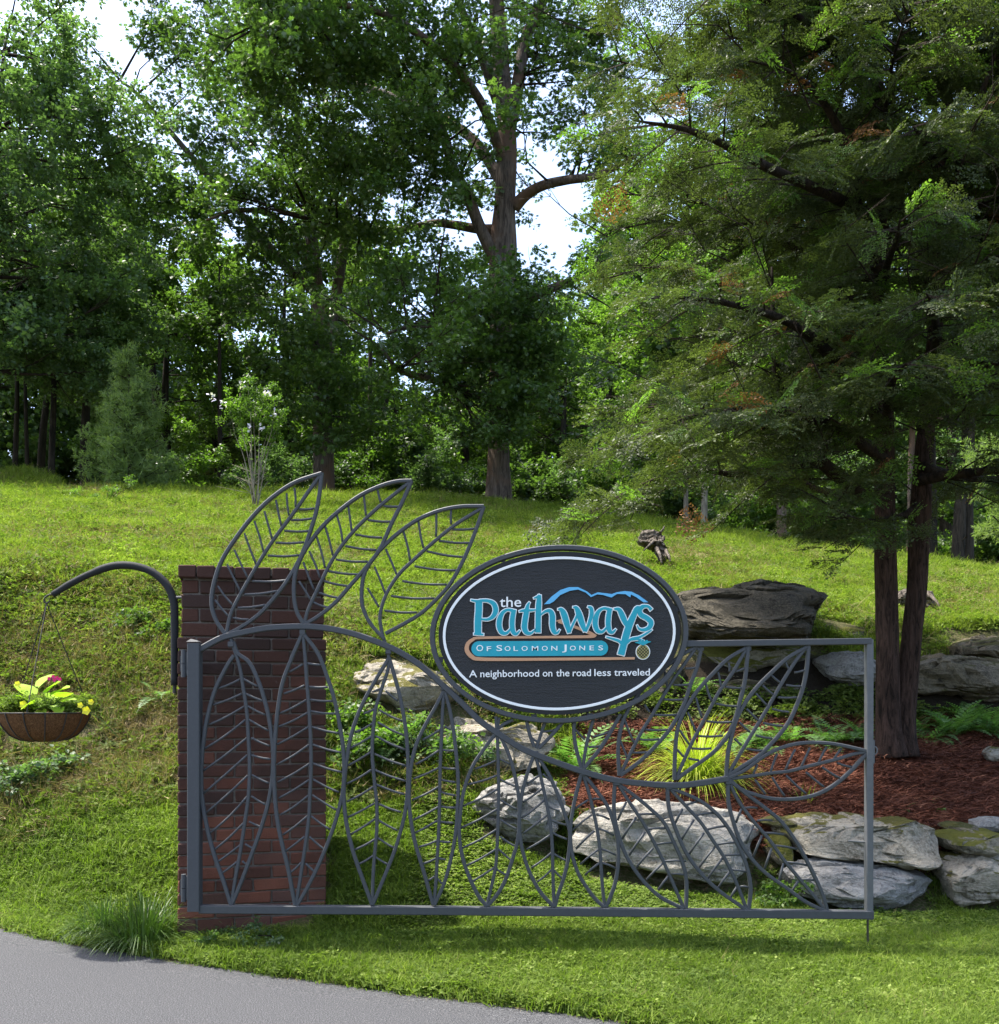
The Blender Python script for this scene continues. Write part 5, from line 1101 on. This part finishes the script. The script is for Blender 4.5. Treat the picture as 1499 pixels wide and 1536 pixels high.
# small blue-green conifer at the right edge
YF = 12.5; x = ux(1505, YF); z0 = h1(x, YF); fir = empty('fir_tree', (x, YF, z0-.05), 'pale blue-green drooping tree at the right edge beyond the trunks', 'tree')
rg = np.random.default_rng(420); mb = MB(); s_, _ = limbmesh(mb, [Vector((.25, 0, 0)), Vector((.25, 0, 1.0)), Vector((.2, 0, 2.2))], [.06, .045, .015], 8, 1, .1); mb.build('trunk', M['bark_dark'], fir, True)
bl = [(Vector((rg.uniform(-.3, .7), rg.normal()*.3, rg.uniform(.75, 2.0))), (.3, .3, .16)) for _ in range(22)]
m2 = MB(); twigs(m2, s_, bl, rg, .008); m2.build('branches', M['branch_dark'], fir, kind='stuff', fix=False)
leafy('pine_sprig', bl, 220, 'crown', fir, rg, (.5, .9), .1)

# ---------------------------------------------------------------- cedar with twin trunks
rng = np.random.default_rng(77); YC = 7.9; cb = Vector((ux(1345, YC), YC, h1(ux(1345, YC), YC)-.06))
ced = empty('cedar_tree', cb, 'large cedar with twin reddish-brown trunks growing from the mulch bed at right', 'tree')
def Cc(px, py, dy=0): return at(px, py, YC+dy) - cb
def bark_d(seed):
    so = Vector((seed*5.1, 0, seed))
    return lambda p, th, d: 1 + .10*mn.noise(Vector((math.cos(th)*1.2, math.sin(th)*1.2, p.z*1.1))+so) + .16*(abs(mn.noise(Vector((math.cos(th)*4.5, math.sin(th)*4.5, p.z*1.6))+so))-.3) + .05*mn.noise(Vector((math.cos(th)*12, math.sin(th)*12, p.z*5))+so)
SK = []
for i, (pts, rr) in enumerate(((((1338,1135,0),(1334,1090,0),(1332,1000,0),(1330,900,0),(1329,800,0),(1328,700,.05),(1326,560,.1),(1322,400,.1),(1318,200,.1),(1315,-60,.1),(1312,-500,.1)), (.14,.10,.085,.082,.08,.074,.066,.06,.05,.038,.01)),
                 (((1356,1135,.03),(1356,1080,.05),(1366,980,.05),(1375,880,.05),(1380,780,.05),(1385,690,.1),(1400,540,.2),(1410,380,.25),(1418,200,.3),(1425,-60,.3),(1430,-400,.3)), (.12,.09,.078,.075,.078,.07,.06,.05,.042,.03,.01)))):
    Q = cr([tuple(Cc(*p))+(r,) for p, r in zip(pts, rr)], 12); mb = MB(); mb.tube([Vector(q[:3]) for q in Q], [q[3] for q in Q], 48, True, bark_d(i+1)); mb.build('trunk', M['bark_cedar'], ced, True); SK.append([(Vector(q[:3]), q[3]) for q in Q])
sprays = []; fresh = []; dead = []
twm = MB()
def grow(P, R, side_from=.12, dens=9.0, brl=.66, rngl=rng, vert=False):
    """P: list of Vectors along a limb: side branchlets in a flattish plane, sprays along them"""
    L = [0]
    for a, b in zip(P[:-1], P[1:]): L.append(L[-1] + (b-a).length)
    tot = L[-1]; n = max(3, int(tot*dens))
    for k in range(n):
        s = tot*(side_from + (1-side_from)*(k+rngl.uniform(0, 1))/n); i = max(0, min(len(P)-2, next((j for j in range(len(L)-1) if L[j+1] >= s), len(P)-2)))
        f = (s-L[i])/max(1e-6, L[i+1]-L[i]); p = P[i].lerp(P[i+1], min(1, f)); t = (P[i+1]-P[i]).normalized(); sd = t.cross(Vector((0, 0, 1)))
        if sd.length < .3: sd = Vector((rngl.normal(), rngl.normal(), 0))
        sd.normalize(); sg = 1 if k % 2 else -1; ln = brl*rngl.uniform(.5, 1.15)*(1 - .45*(s/tot)**2)
        d = (t*rngl.uniform(.5, .95) + sd*sg*rngl.uniform(.5, 1.0) + Vector((0, 0, rngl.uniform(-.55, .45)))).normalized(); e = p + d*ln + Vector((0, 0, -.08*ln)); m = p.lerp(e, .55) + Vector((0, 0, .03*ln))
        twm.tube([p, m, e], [.008, .0055, .0025], 3, False)
        ns = max(4, int(ln/.085))
        for q in range(ns):
            u = .18 + .82*(q+rngl.uniform(0, .6))/ns; c = p.lerp(m, u/.55) if u < .55 else m.lerp(e, (u-.55)/.45); az = math.atan2(d.y, d.x) + (.75 if q % 2 else -.75)*rngl.uniform(.5, 1.1) + (0 if u < .9 else 0)
            x_ = rngl.random(); lst = dead if x_ < .018 else (fresh if (x_ > .86) else sprays)
            lst.append((tuple(c), (rngl.normal()*.65, rngl.uniform(-.4, .7), az + rngl.normal()*.3), rngl.uniform(.45, .95)))
        sprays.append((tuple(e - d*.03), (rngl.normal()*.2, rngl.uniform(-.05, .3), math.atan2(d.y, d.x)), rngl.uniform(.6, .9)))
lm = []
# named limbs read from the photograph
NL = [([(1330,750,0),(1290,735,-.1),(1240,700,-.3),(1205,660,-.45),(1180,610,-.5),(1165,560,-.55),(1160,480,-.6),(1158,400,-.65)], [.05,.045,.04,.034,.028,.023,.016,.006]),
      ([(1195,645,-.45),(1150,640,-.6),(1110,638,-.7),(1040,610,-.9),(975,600,-1.0)], [.022,.018,.014,.010,.004]),
      ([(1230,695,-.3),(1180,700,-.5),(1110,712,-.8),(1050,706,-1),(980,720,-1.1),(900,760,-1.2),(868,775,-1.2)], [.026,.022,.018,.014,.010,.006,.003]),
      ([(1280,738,-.1),(1230,735,.2),(1190,712,.5),(1150,690,.9),(1080,690,1.3)], [.022,.018,.014,.010,.004]),
      ([(1378,760,0),(1350,775,-.1),(1290,780,-.4),(1230,750,-.8)], [.03,.022,.014,.005]),
      ([(1378,720,0),(1430,712,-.2),(1500,705,-.4),(1600,700,-.6)], [.04,.032,.024,.008]),
      ([(1385,700,0),(1440,716,.3),(1500,718,.6),(1580,715,.9)], [.035,.028,.02,.008]),
      ([(1328,640,0),(1270,560,-.5),(1210,500,-1.0),(1150,470,-1.4),(1060,450,-1.7),(980,445,-1.8)], [.045,.036,.028,.02,.012,.004]),
      ([(1326,520,0),(1260,440,.3),(1200,380,.5),(1120,330,.7),(1030,300,.8),(930,290,.8)], [.045,.036,.028,.02,.012,.004]),
      ([(1322,420,0),(1290,330,-.4),(1270,230,-.7),(1240,160,-.9),(1190,110,-1.1),(1120,90,-1.3)], [.045,.036,.03,.02,.012,.004]),
      ([(1325,560,0),(1270,500,.6),(1200,470,1.1),(1100,440,1.6),(1000,400,1.9),(900,420,2.0)], [.04,.034,.028,.018,.012,.004]),
      ([(1320,300,0),(1250,250,.2),(1170,200,.3),(1080,150,.4),(1000,110,.4),(920,90,.3)], [.04,.034,.028,.018,.012,.004]),
      ([(1320,330,0),(1240,290,-.8),(1150,250,-1.4),(1050,200,-1.8),(950,180,-2.0)], [.038,.03,.024,.016,.004]),
      ([(1410,350,0),(1440,250,-.5),(1470,150,-.8),(1500,60,-1.0)], [.036,.028,.02,.006]),
      ([(1328,690,0),(1250,640,-.6),(1150,610,-1.3),(1060,620,-1.8),(990,640,-2.1)], [.036,.03,.022,.014,.004]),
      ([(1328,680,0),(1260,650,.7),(1170,640,1.4),(1080,640,1.9),(960,660,2.3),(880,680,2.5)], [.036,.03,.022,.016,.01,.003]),
      ([(1328,640,0),(1335,590,-.7),(1345,560,-1.3),(1360,545,-1.8)], [.03,.024,.014,.004]),
      ([(1400,560,0),(1405,500,-.7),(1400,460,-1.3),(1390,440,-1.9)], [.03,.024,.014,.004]),
      ([(1326,450,0),(1330,400,-.7),(1345,360,-1.3),(1350,330,-1.8)], [.03,.024,.014,.004]),
      ([(1380,640,0),(1430,600,-.5),(1480,580,-.9),(1540,570,-1.3)], [.03,.024,.014,.004]),
      ([(1395,600,0),(1440,560,.3),(1500,520,.5),(1580,500,.6)], [.03,.024,.014,.004]),
      ([(1405,470,0),(1450,420,-.4),(1500,390,-.7),(1570,380,-.9)], [.03,.024,.014,.004]),
      ([(1410,300,0),(1400,250,-.6),(1385,210,-1.2),(1370,190,-1.7)], [.03,.024,.014,.004]),
      ([(1315,150,0),(1240,60,-.5),(1150,0,-.9),(1050,-40,-1.2),(960,-50,-1.3)], [.036,.03,.022,.014,.004])]
for pts, rr in NL:
    Q = cr([tuple(Cc(*p))+(r,) for p, r in zip(pts, rr)], 5); mb = MB(); P = [Vector(q[:3]) for q in Q]; mb.tube(P, [q[3]*1.25 for q in Q], 8, True, lambda p, th, d: 1+.15*mn.noise(p*9+d)); mb.build('limb', M['branch_dark'], ced, True); grow(P, None)
# the rest of the whorls
for k in range(80):
    ti = int(rng.integers(0, 2)); z = rng.uniform(3.0, 7.2); tr = SK[ti]; j = min(range(len(tr)), key=lambda q: abs(tr[q][0].z - z)); p = tr[j][0]
    a = rng.uniform(0, 2*math.pi) if k < 52 else rng.uniform(-1.9, .9); ln = rng.uniform(1.3, 2.7)*(1 if z < 6 else .75)
    if math.sin(a) < -.35: ln *= .78
    d = Vector((math.cos(a), math.sin(a), rng.uniform(-.02, .38))).normalized(); e = p + d*ln + Vector((0, 0, -.12*ln)); m1 = p.lerp(e, .35) + Vector((0, 0, .10*ln)) + Vector(rng.normal(size=3))*.05; m2_ = p.lerp(e, .7) + Vector((0, 0, .07*ln)) + Vector(rng.normal(size=3))*.06
    P = [Vector(q) for q in cr([tuple(p), tuple(m1), tuple(m2_), tuple(e)], 4)]; mb = MB(); r0 = .012*ln
    mb.tube(P, list(np.linspace(r0, .003, len(P))), 6, True); mb.build('limb', M['branch_dark'], ced, True); grow(P, None, .25, 10)
# bare dead twigs sticking out of the crown
for k in range(260):
    tr = SK[k % 2]; p0 = tr[int(rng.integers(len(tr)//4, len(tr)*3//4))][0]; a = rng.uniform(-math.pi, math.pi); rr_ = rng.uniform(.5, 2.3)
    p = Vector((p0.x + math.cos(a)*rr_, p0.y + math.sin(a)*rr_, rng.uniform(2.1, 6.2))); out_ = Vector((math.cos(a), math.sin(a), rng.uniform(-.2, .7))).normalized(); ln = rng.uniform(.35, .95)
    m = p + out_*ln*.5 + Vector(rng.normal(size=3))*.04; e_ = p + out_*ln + Vector(rng.normal(size=3))*.10
    twm.tube([p, m, e_], [.0062, .0045, .002], 4, False)
    for _ in range(2):
        f_ = m.lerp(e_, rng.uniform(0, .7)); twm.tube([f_, f_ + (out_ + Vector(rng.normal(size=3))*.6).normalized()*ln*.4], [.003, .0015], 3, False)
twm.build('twigs', M['branch_dark'], ced, fix=False, kind='stuff')
for lst, vn, nm in ((sprays, 'cedar_spray', 'crown'), (fresh, 'fresh_spray', 'fresh_foliage'), (dead, 'dead_spray', 'dead_foliage')):
    scatter(nm, vn, [q[0] for q in lst], [q[1] for q in lst], [q[2] for q in lst], ced)
print('cedar sprays', len(sprays), len(fresh), len(dead))
# ---------------------------------------------------------------- ground cover
rg = np.random.default_rng(500)
def field(n, xr, yr):
    """points uniform in picture-width terms: wider with distance"""
    Y = rg.uniform(yr[0]**.5, yr[1]**.5, n)**2; X = rg.uniform(xr[0], xr[1], n)*Y; return X, Y
BOX = []
for o in list(COL.objects):
    if o.name.startswith('boulder'):
        c = o.location; v = np.empty(len(o.data.vertices)*3, np.float32); o.data.vertices.foreach_get('co', v); v = v.reshape(-1, 3)
        BOX.append((c.x+v[:, 0].min(), c.x+v[:, 0].max(), c.y+v[:, 1].min(), c.y+v[:, 1].max(), c.z+v[:, 2].max()))
def keep(X, Y, m=0.0):
    k = (edge_dist(X, Y) > .03+m) & ~inpoly(X, Y, MULCH) & ~inpoly(X, Y, BARE)
    k &= ~((X > PXc-PW/2-.0) & (X < PXc+PW/2+.0) & (Y > PY-.0) & (Y < PY+PW+.0))
    for b in BOX: k &= ~((X > b[0]+.04) & (X < b[1]-.04) & (Y > b[2]+.05) & (Y < b[3]-.05))
    return k
def nz(X, Y, s, seed=0): return np.array([mn.noise(Vector((x*s, y*s, seed))) for x, y in zip(X, Y)])
def put(name, vname, X, Y, sc, label, tilt=.15, dz=0):
    n = len(X); Z = H(X, Y) + dz
    e = .1; sx_ = -(H(X+e, Y)-H(X-e, Y))/(2*e); sy_ = (H(X, Y+e)-H(X, Y-e))/(2*e)
    # tilt a little with the slope (applied before the random spin, so keep it small)
    rot = np.stack([rg.normal(0, tilt, n), rg.normal(0, tilt, n), rg.uniform(0, 6.28, n)], 1)
    scatter(name, vname, np.stack([X, Y, Z], 1), rot, rg.uniform(sc[0], sc[1], n), None, 'stuff', label, 'grass', rng=rg)
X, Y = field(60000, (-.56, .56), (3.6, 8.6)); k = keep(X, Y); X, Y = X[k], Y[k]; bank = (Y > 6.9) & (X < -.35*Y+.6) & (X/Y < -.16)
f = nz(X, Y, 1.3) + .5*nz(X, Y, 4, 3); low = ((X > -.5) & (f > -.05) | (rg.random(len(X)) < .22)) & ((Y > 5.0) | (rg.random(len(X)) < .3))
d = (~low) & (rg.random(len(X)) < .95) & ~bank
put('lawn_grass', 'lawn_tuft', X[d], Y[d], (.7, 1.35), 'short sunlit lawn grass between the road and the gate')
c = (low | (rg.random(len(X)) < .35)) & ~bank
put('clover_cover', 'clover_patch', X[c], Y[c], (.7, 1.3), 'low clover and creeping weeds mixed in the lawn')
b_ = bank | ((Y > 6.6) & (rg.random(len(X)) < .3) & (X < 0))
m_ = b_ & (rg.random(len(X)) < .26); put('bank_weeds', 'weed_patch', X[m_], Y[m_], (.6, 1.3), 'leafy weeds on the steep bank behind the basket', .4)
m_ = b_ & (rg.random(len(X)) < .9); put('bank_straw', 'straw_patch', X[m_], Y[m_], (.8, 1.6), 'dry straw and dead stalks on the steep bank', .5)
m_ = bank & (nz(X, Y, 2.2, 7) > .02) & (rg.random(len(X)) < .4); put('bank_grass', 'lawn_tuft', X[m_], Y[m_], (.9, 1.8), 'grass tufts on the steep bank', .3)
m_ = (rg.random(len(X)) < .07) & ~bank; put('lawn_straw', 'straw_patch', X[m_], Y[m_], (.4, .8), 'scattered dry stalks in the lawn', .3)
X, Y = field(64000, (-.60, .60), (8.0, 21.5)); k = keep(X, Y); X, Y = X[k], Y[k]; f = nz(X, Y, .55, 11) + .6*nz(X, Y, 2.1, 5)
bankL = (Y < 9.3) & (X/Y < -.14)
m_ = (rg.random(len(X)) < np.clip(.85 + f*1.4, .12, 1)) & ~bankL; put('hillside_grass', 'hill_tuft', X[m_], Y[m_], (.6, 1.25), 'bright sunlit grass covering the hill', .25)
m_ = (rg.random(len(X)) < .28) ; put('hillside_clover', 'clover_patch', X[m_], Y[m_], (1.2, 2.2), 'low broad-leaved weeds among the hill grass', .3)
m_ = ((rg.random(len(X)) < np.clip(.16 - f*.5, .03, .6)) | (bankL & (rg.random(len(X)) < .5))); put('hillside_straw', 'straw_patch', X[m_], Y[m_], (.9, 1.9), 'dry patches in the hill grass', .4)
m_ = bankL & (rg.random(len(X)) < .5); put('upper_bank_weeds', 'weed_patch', X[m_], Y[m_], (.6, 1.3), 'weeds at the top of the steep bank', .4)
m_ = bankL & (rg.random(len(X)) < .4); put('upper_bank_grass', 'hill_tuft', X[m_], Y[m_], (.7, 1.2), 'grass at the top of the steep bank', .3)
X = rg.uniform(.4, 7, 4000); Y = rg.uniform(8.1, 9.75, 4000); k = inpoly(X, Y, BARE); k &= ~np.any([(X > q[0]+.1) & (X < q[1]-.1) & (Y > q[2]+.15) & (Y < q[3]) for q in BOX], axis=0); k &= rg.random(4000) < np.clip((Y-8.4)/1.0, .1, 1)
put('ledge_weeds', 'weed_patch', X[k], Y[k], (.7, 1.4), 'weeds and moss hanging over the rocky bank', .4)
# taller seeding grass along the crest
X, Y = field(2600, (-.58, .58), (17.2, 20.5)); k = keep(X, Y); put('crest_grass', 'hill_tuft', X[k], Y[k], (1.2, 2.2), 'taller grass along the hill crest', .2)
# mulch
X = rg.uniform(.2, 6.5, 15000); Y = rg.uniform(6.2, 9.4, 15000); k = inpoly(X, Y, MULCH)
scatter('mulch_shreds', 'mulch_shred', np.stack([X[k], Y[k], H(X[k], Y[k])], 1), np.stack([rg.normal(0, .12, k.sum()), rg.normal(0, .12, k.sum()), rg.uniform(0, 6.28, k.sum())], 1), rg.uniform(.7, 1.3, k.sum()), None, 'stuff', 'shredded red-brown mulch spread under the cedar', 'mulch', rng=rg)
# dead leaves and grit on the road edge
X, Y = field(3200, (-.56, .45), (3.7, 7)); d = edge_dist(X, Y); k = (d > -.12) & (d < .12); put('road_edge_straw', 'straw_patch', X[k], Y[k], (.3, .7), 'dry litter along the edge of the asphalt', .1)

# ---------------------------------------------------------------- plants of their own
def arching(name, label, px, py, Y, n, L, w, mat, seed, spread=1.0, up=1.0, cat='plant', part='blade', base=.10):
    r = np.random.default_rng(seed); c = at(px, py, Y); z = h1(c.x, Y); o = empty(name, (c.x, Y, z), label, cat); mb_v = []; mb_f = []
    for i in range(n):
        a = r.uniform(0, 2*math.pi); ln = L*r.uniform(.55, 1.1); el = r.uniform(.45, 1.45)*up; b = np.array([math.cos(a), math.sin(a), 0])*r.uniform(0, base)*spread
        p = b.copy(); d = np.array([math.cos(a)*math.cos(el), math.sin(a)*math.cos(el), math.sin(el)]); sd = np.array([-math.sin(a), math.cos(a), 0]); seg = 7; st = len(mb_v)
        for k in range(seg+1):
            ww = w*(1-(k/seg)**2)*r.uniform(.9, 1.1)+.0004; mb_v += [tuple(p-sd*ww), tuple(p+sd*ww)]; p = p + d*ln/seg; d = d + np.array([0, 0, -.27*spread]) ; d /= np.linalg.norm(d)
            if k < seg: mb_f.append((st+2*k, st+2*k+1, st+2*k+3, st+2*k+2))
    m = MB(); m.v = mb_v; m.f = mb_f; m.build(part, M[mat], o, fix=False, kind='stuff'); return o
arching('golden_grass', 'bright golden-green arching grass clump on the mulch behind the gate', 1046, 1150, 7.3, 700, .62, .0045, 'gold_grass', 1, 1.05)
arching('grass_clump', 'dark green grass clump growing against the left foot of the pillar', 215, 1368, 5.28, 900, .27, .0036, 'clump_blade', 2, 1.0, 1.1, base=.2)
arching('grass_clump', 'smaller loose grass clump left of the one at the pillar foot', 158, 1372, 5.5, 500, .2, .0034, 'clump_blade', 3, 1.0, 1.1, base=.16)
arching('grass_tuft', 'tiny yellow-green tuft in the mulch inside the horizontal gate leaf', 1208, 1195, 6.9, 16, .17, .004, 'gold_grass', 4, .6, 1.2)
arching('grass_clump', 'shaggy brown-green grass clump right of the pillar by the pale ledge boulder', 505, 1062, 7.05, 200, .26, .003, 'weed', 5, .9, 1.0)
def fern(label, px, py, Y, n, L, seed, mat='fern', el0=(.3, 1.2), az=None):
    r = np.random.default_rng(seed); c = at(px, py, Y); z = h1(c.x, Y); o = empty('fern', (c.x, Y, z), label, 'fern', 'ferns below the boulders')
    for i in range(n):
        a = (i*2.4 + r.uniform(-.3, .3)) if az is None else r.uniform(*az); ln = L*1.3*r.uniform(.65, 1.1); el = r.uniform(*el0); p = np.zeros(3); d = np.array([math.cos(a)*math.cos(el), math.sin(a)*math.cos(el), math.sin(el)]); sd = np.array([-math.sin(a), math.cos(a), 0]); V = []; Fq = []; seg = 17
        for k in range(seg):
            q = p + d*ln/seg; up = np.cross(sd, d); t = k/seg; pl = ln*.24*math.sin(math.pi*min(1, (t+.12)))**.7*(1-.55*t)
            st = len(V); V += [tuple(p-sd*.0015), tuple(p+sd*.0015), tuple(q+sd*.0015), tuple(q-sd*.0015)]; Fq.append((st, st+1, st+2, st+3))
            if k > 1:
                for sg in (1, -1):
                    e = p + sd*sg*pl + d*pl*.35 - up*pl*.15*r.uniform(.3, 1.3); m0 = (p+e)/2; st = len(V); V += [tuple(p), tuple(m0 + d*ln/seg*.42), tuple(e), tuple(m0 - d*ln/seg*.42)]; Fq.append((st, st+1, st+2, st+3))
            p = q; d = d + np.array([0, 0, -.095]); d /= np.linalg.norm(d)
        m = MB(); m.v = V; m.f = Fq; m.build('frond', M[mat], o, fix=False)
    return o
fern('broad dark fern under the oval sign, between tan boulder and golden grass', 862, 1118, 7.5, 18, .5, 11)
fern('bright fern left behind the golden grass', 985, 1105, 8.0, 14, .4, 12)
fern('fern just right of the golden grass', 1110, 1095, 8.1, 16, .42, 13)
fern('fern seen through the upper gate leaf nearest the end post', 1180, 1090, 8.3, 15, .38, 14)
fern('fern left of the gate end post', 1245, 1085, 8.3, 16, .4, 15)
fern('fern between gate end post and the trunks', 1292, 1082, 8.5, 14, .34, 16)
fern('fern just right of the twin trunks', 1395, 1085, 8.5, 15, .36, 17)
fern('tall upright fern right of the trunks', 1432, 1080, 8.6, 15, .42, 18, el0=(.7, 1.35))
fern('spreading fern nearest the right edge', 1482, 1085, 8.6, 16, .4, 19)
fern('dark fern growing on the bank between pillar and tan boulder', 590, 1112, 7.0, 16, .34, 20)
fern('small fern beside the right rim of the oval sign', 1042, 940, 9.0, 12, .34, 21)
fern('pale fern on the bank against the left side of the pillar', 245, 1040, 7.8, 10, .36, 22)
fern('low fern tucked behind the right trunk foot', 1378, 1092, 8.75, 14, .3, 31)
fern('dark fern against the wide brown boulder, behind the spreading fern', 1455, 1068, 8.85, 14, .36, 32)
fern('fern half cut by the right edge of the photo', 1505, 1080, 8.5, 14, .36, 33)
fern('small fern in front of the grey rock, left of the trunks', 1270, 1088, 8.4, 14, .32, 34)
fern('low fern between golden grass and the end post ferns', 1145, 1102, 8.15, 14, .34, 35)
fern('tiny fern sprout in the mulch, left of the three near the right edge', 1358, 1200, 6.8, 6, .10, 23)
fern('tiny fern sprout in the mulch, middle of the three near the right edge', 1390, 1188, 7.0, 7, .11, 24)
fern('tiny fern sprout in the mulch, right of the three near the right edge', 1408, 1205, 6.75, 6, .12, 25)
def leafbush(name, label, px, Y, rad, n, vn, seed, sc=(.3, .5)):
    r = np.random.default_rng(seed); x = ux(px, Y); z = h1(x, Y); o = empty(name, (x, Y, z-.02), label, 'plant'); mb = MB(); bl = []
    for k in range(n):
        e = Vector((r.normal()*rad, r.normal()*rad*.6, abs(r.normal())*rad*.6+rad*.25)); mb.tube([Vector((0, 0, 0)), e*.5+Vector((0, 0, .03)), e], [.005, .004, .002], 4); bl.append((e, (.1, .1, .07)))
    mb.build('stem', M['branch_dark'], o, fix=False); leafy(vn, bl, 250, 'foliage', o, r, sc, .1); return o
leafbush('ivy_plant', 'leafy green creeper below the pale ledge boulder right of the pillar', 565, 6.95, .26, 16, 'bush_sprig', 1)
leafbush('ivy_plant', 'light green creeper spilling beside the pale ledge boulder', 515, 7.15, .18, 12, 'bush_sprig', 2)
leafbush('ivy_plant', 'leafy creeper left of the tan blocky boulder', 625, 6.95, .15, 9, 'maple_sprig', 3)
leafbush('weed_plant', 'leafy weed on the bank left of the pillar, behind the arm', 215, 8.6, .13, 6, 'wood_sprig', 4, (.2, .32))
leafbush('weed_plant', 'leafy weed under the left edge of the basket', 55, 7.1, .12, 9, 'maple_sprig', 5)
leafbush('weed_plant', 'spindly green weed on the hill left of the sapling', 160, 15.5, .25, 9, 'bush_sprig', 6, (.2, .35))
leafbush('weed_plant', 'broad-leaved weed under the left end of the gate', 345, 5.12, .07, 4, 'maple_sprig', 7, (.15, .25))
leafbush('weed_plant', 'leafy weed at the foot of the pillar, under its right half', 425, 5.12, .07, 4, 'maple_sprig', 8, (.15, .25))
leafbush('weed_plant', 'leafy weed at the lawn edge under the small ochre rock', 1180, 5.95, .10, 8, 'bush_sprig', 9, (.2, .3))

# basket planting
bp = empty('basket_plants', bc + Vector((0, 0, -.02)), 'lime vine, yellow petunias and a magenta bloom growing in the hanging basket', 'plant')
BO = bp.location.copy(); rp = np.random.default_rng(9)
def heart(L):
    P = [(0, 0), (.28, -.12), (.5, .1), (.48, .4), (.25, .78), (0, 1), (-.25, .78), (-.48, .4), (-.5, .1), (-.28, -.12)]
    return [(x*L, y*L) for x, y in P]
def bigleaf(c, L, az, pitch, roll, mat='lime_leaf'):
    me = bpy.data.meshes.new('leaf'); V = [(x, y, -abs(x)*-.25 - (y/L)**2*L*.18) for x, y in heart(L)] + [(0, L*.45, -.03*L)]; Fq = [(i, (i+1) % 10, 10) for i in range(10)]
    me.from_pydata(V, [], Fq); me.materials.append(M[mat]); me.polygons.foreach_set('use_smooth', [True]*len(me.polygons)); o = link('leaf', me, None, bp); o.location = c; o.rotation_euler = (pitch, roll, az); return o
for (px_, py_, L, az, pt) in ((45,1042,.085,1.2,.7),(58,1030,.075,-.9,.9),(72,1037,.07,-1.6,.8),(85,1040,.075,-1.9,.5),(92,1046,.07,-2.2,.4),(66,1052,.06,3.0,-.4),(50,1055,.055,2.4,-.3),(80,1058,.055,-2.6,-.3),(40,1050,.05,1.6,.5),(62,1066,.05,3.1,-1.0),(95,1052,.05,-1.4,.3),(75,1048,.05,.3,.6),(30,1058,.045,1.5,.3),(88,1062,.045,-2.8,-.6)):
    c = at(px_, py_, HYp-.12+rp.uniform(-.06, .06)) - BO; bigleaf(c, L*1.35, az, pt, rp.uniform(-.4, .4))
mb = MB()
for (px_, py_) in ((45,1042),(58,1030),(72,1037),(85,1040),(92,1046),(66,1052),(97,1043),(27,1028),(35,1048),(118,1068),(140,1066),(85,1018)):
    e = at(px_, py_, HYp-.08)-BO; mb.tube([Vector((rp.normal()*.05, rp.normal()*.05, 0)), e*.5+Vector((0, 0, .01)), e], [.003, .0025, .0015], 4)
mb.tube([at(130, 1068, HYp-.15)-BO, at(148, 1076, HYp-.18)-BO, at(165, 1092, HYp-.2)-BO, at(178, 1106, HYp-.2)-BO], [.002]*4, 4)
mb.build('stem', M['bush_leaf'], bp, fix=False)
bl = [(at(px_, 1060+rp.uniform(-8, 5), HYp+rp.uniform(-.15, .15))-BO, (.05, .05, .035)) for px_ in range(2, 132, 7)]
leafy('clover_patch', bl, 5200, 'foliage', bp, rp, (.5, .9), .0)
def flower(px_, py_, L, mat, k=5):
    c = at(px_, py_, HYp-.2)-BO; mb = MB()
    for i in range(k):
        a = i*2*math.pi/k; u = Vector((math.cos(a), -.35, math.sin(a))).normalized(); s_ = Vector((-math.sin(a), 0, math.cos(a))); mb.add([c, c+u*L*.55+s_*L*.5, c+u*L, c+u*L*.55-s_*L*.5], [(0, 1, 2), (0, 2, 3)])
    mb.build('flower', M[mat], bp, fix=False)
for a_, b_, L in ((36,1057,.024),(130,1066,.026),(137,1053,.018),(27,1026,.018),(121,1058,.018)): flower(a_, b_, L, 'petal_y')
for a_, b_ in ((74,1018),(80,1015),(86,1017),(82,1020),(90,1019)): flower(a_, b_, .012, 'petal_p')
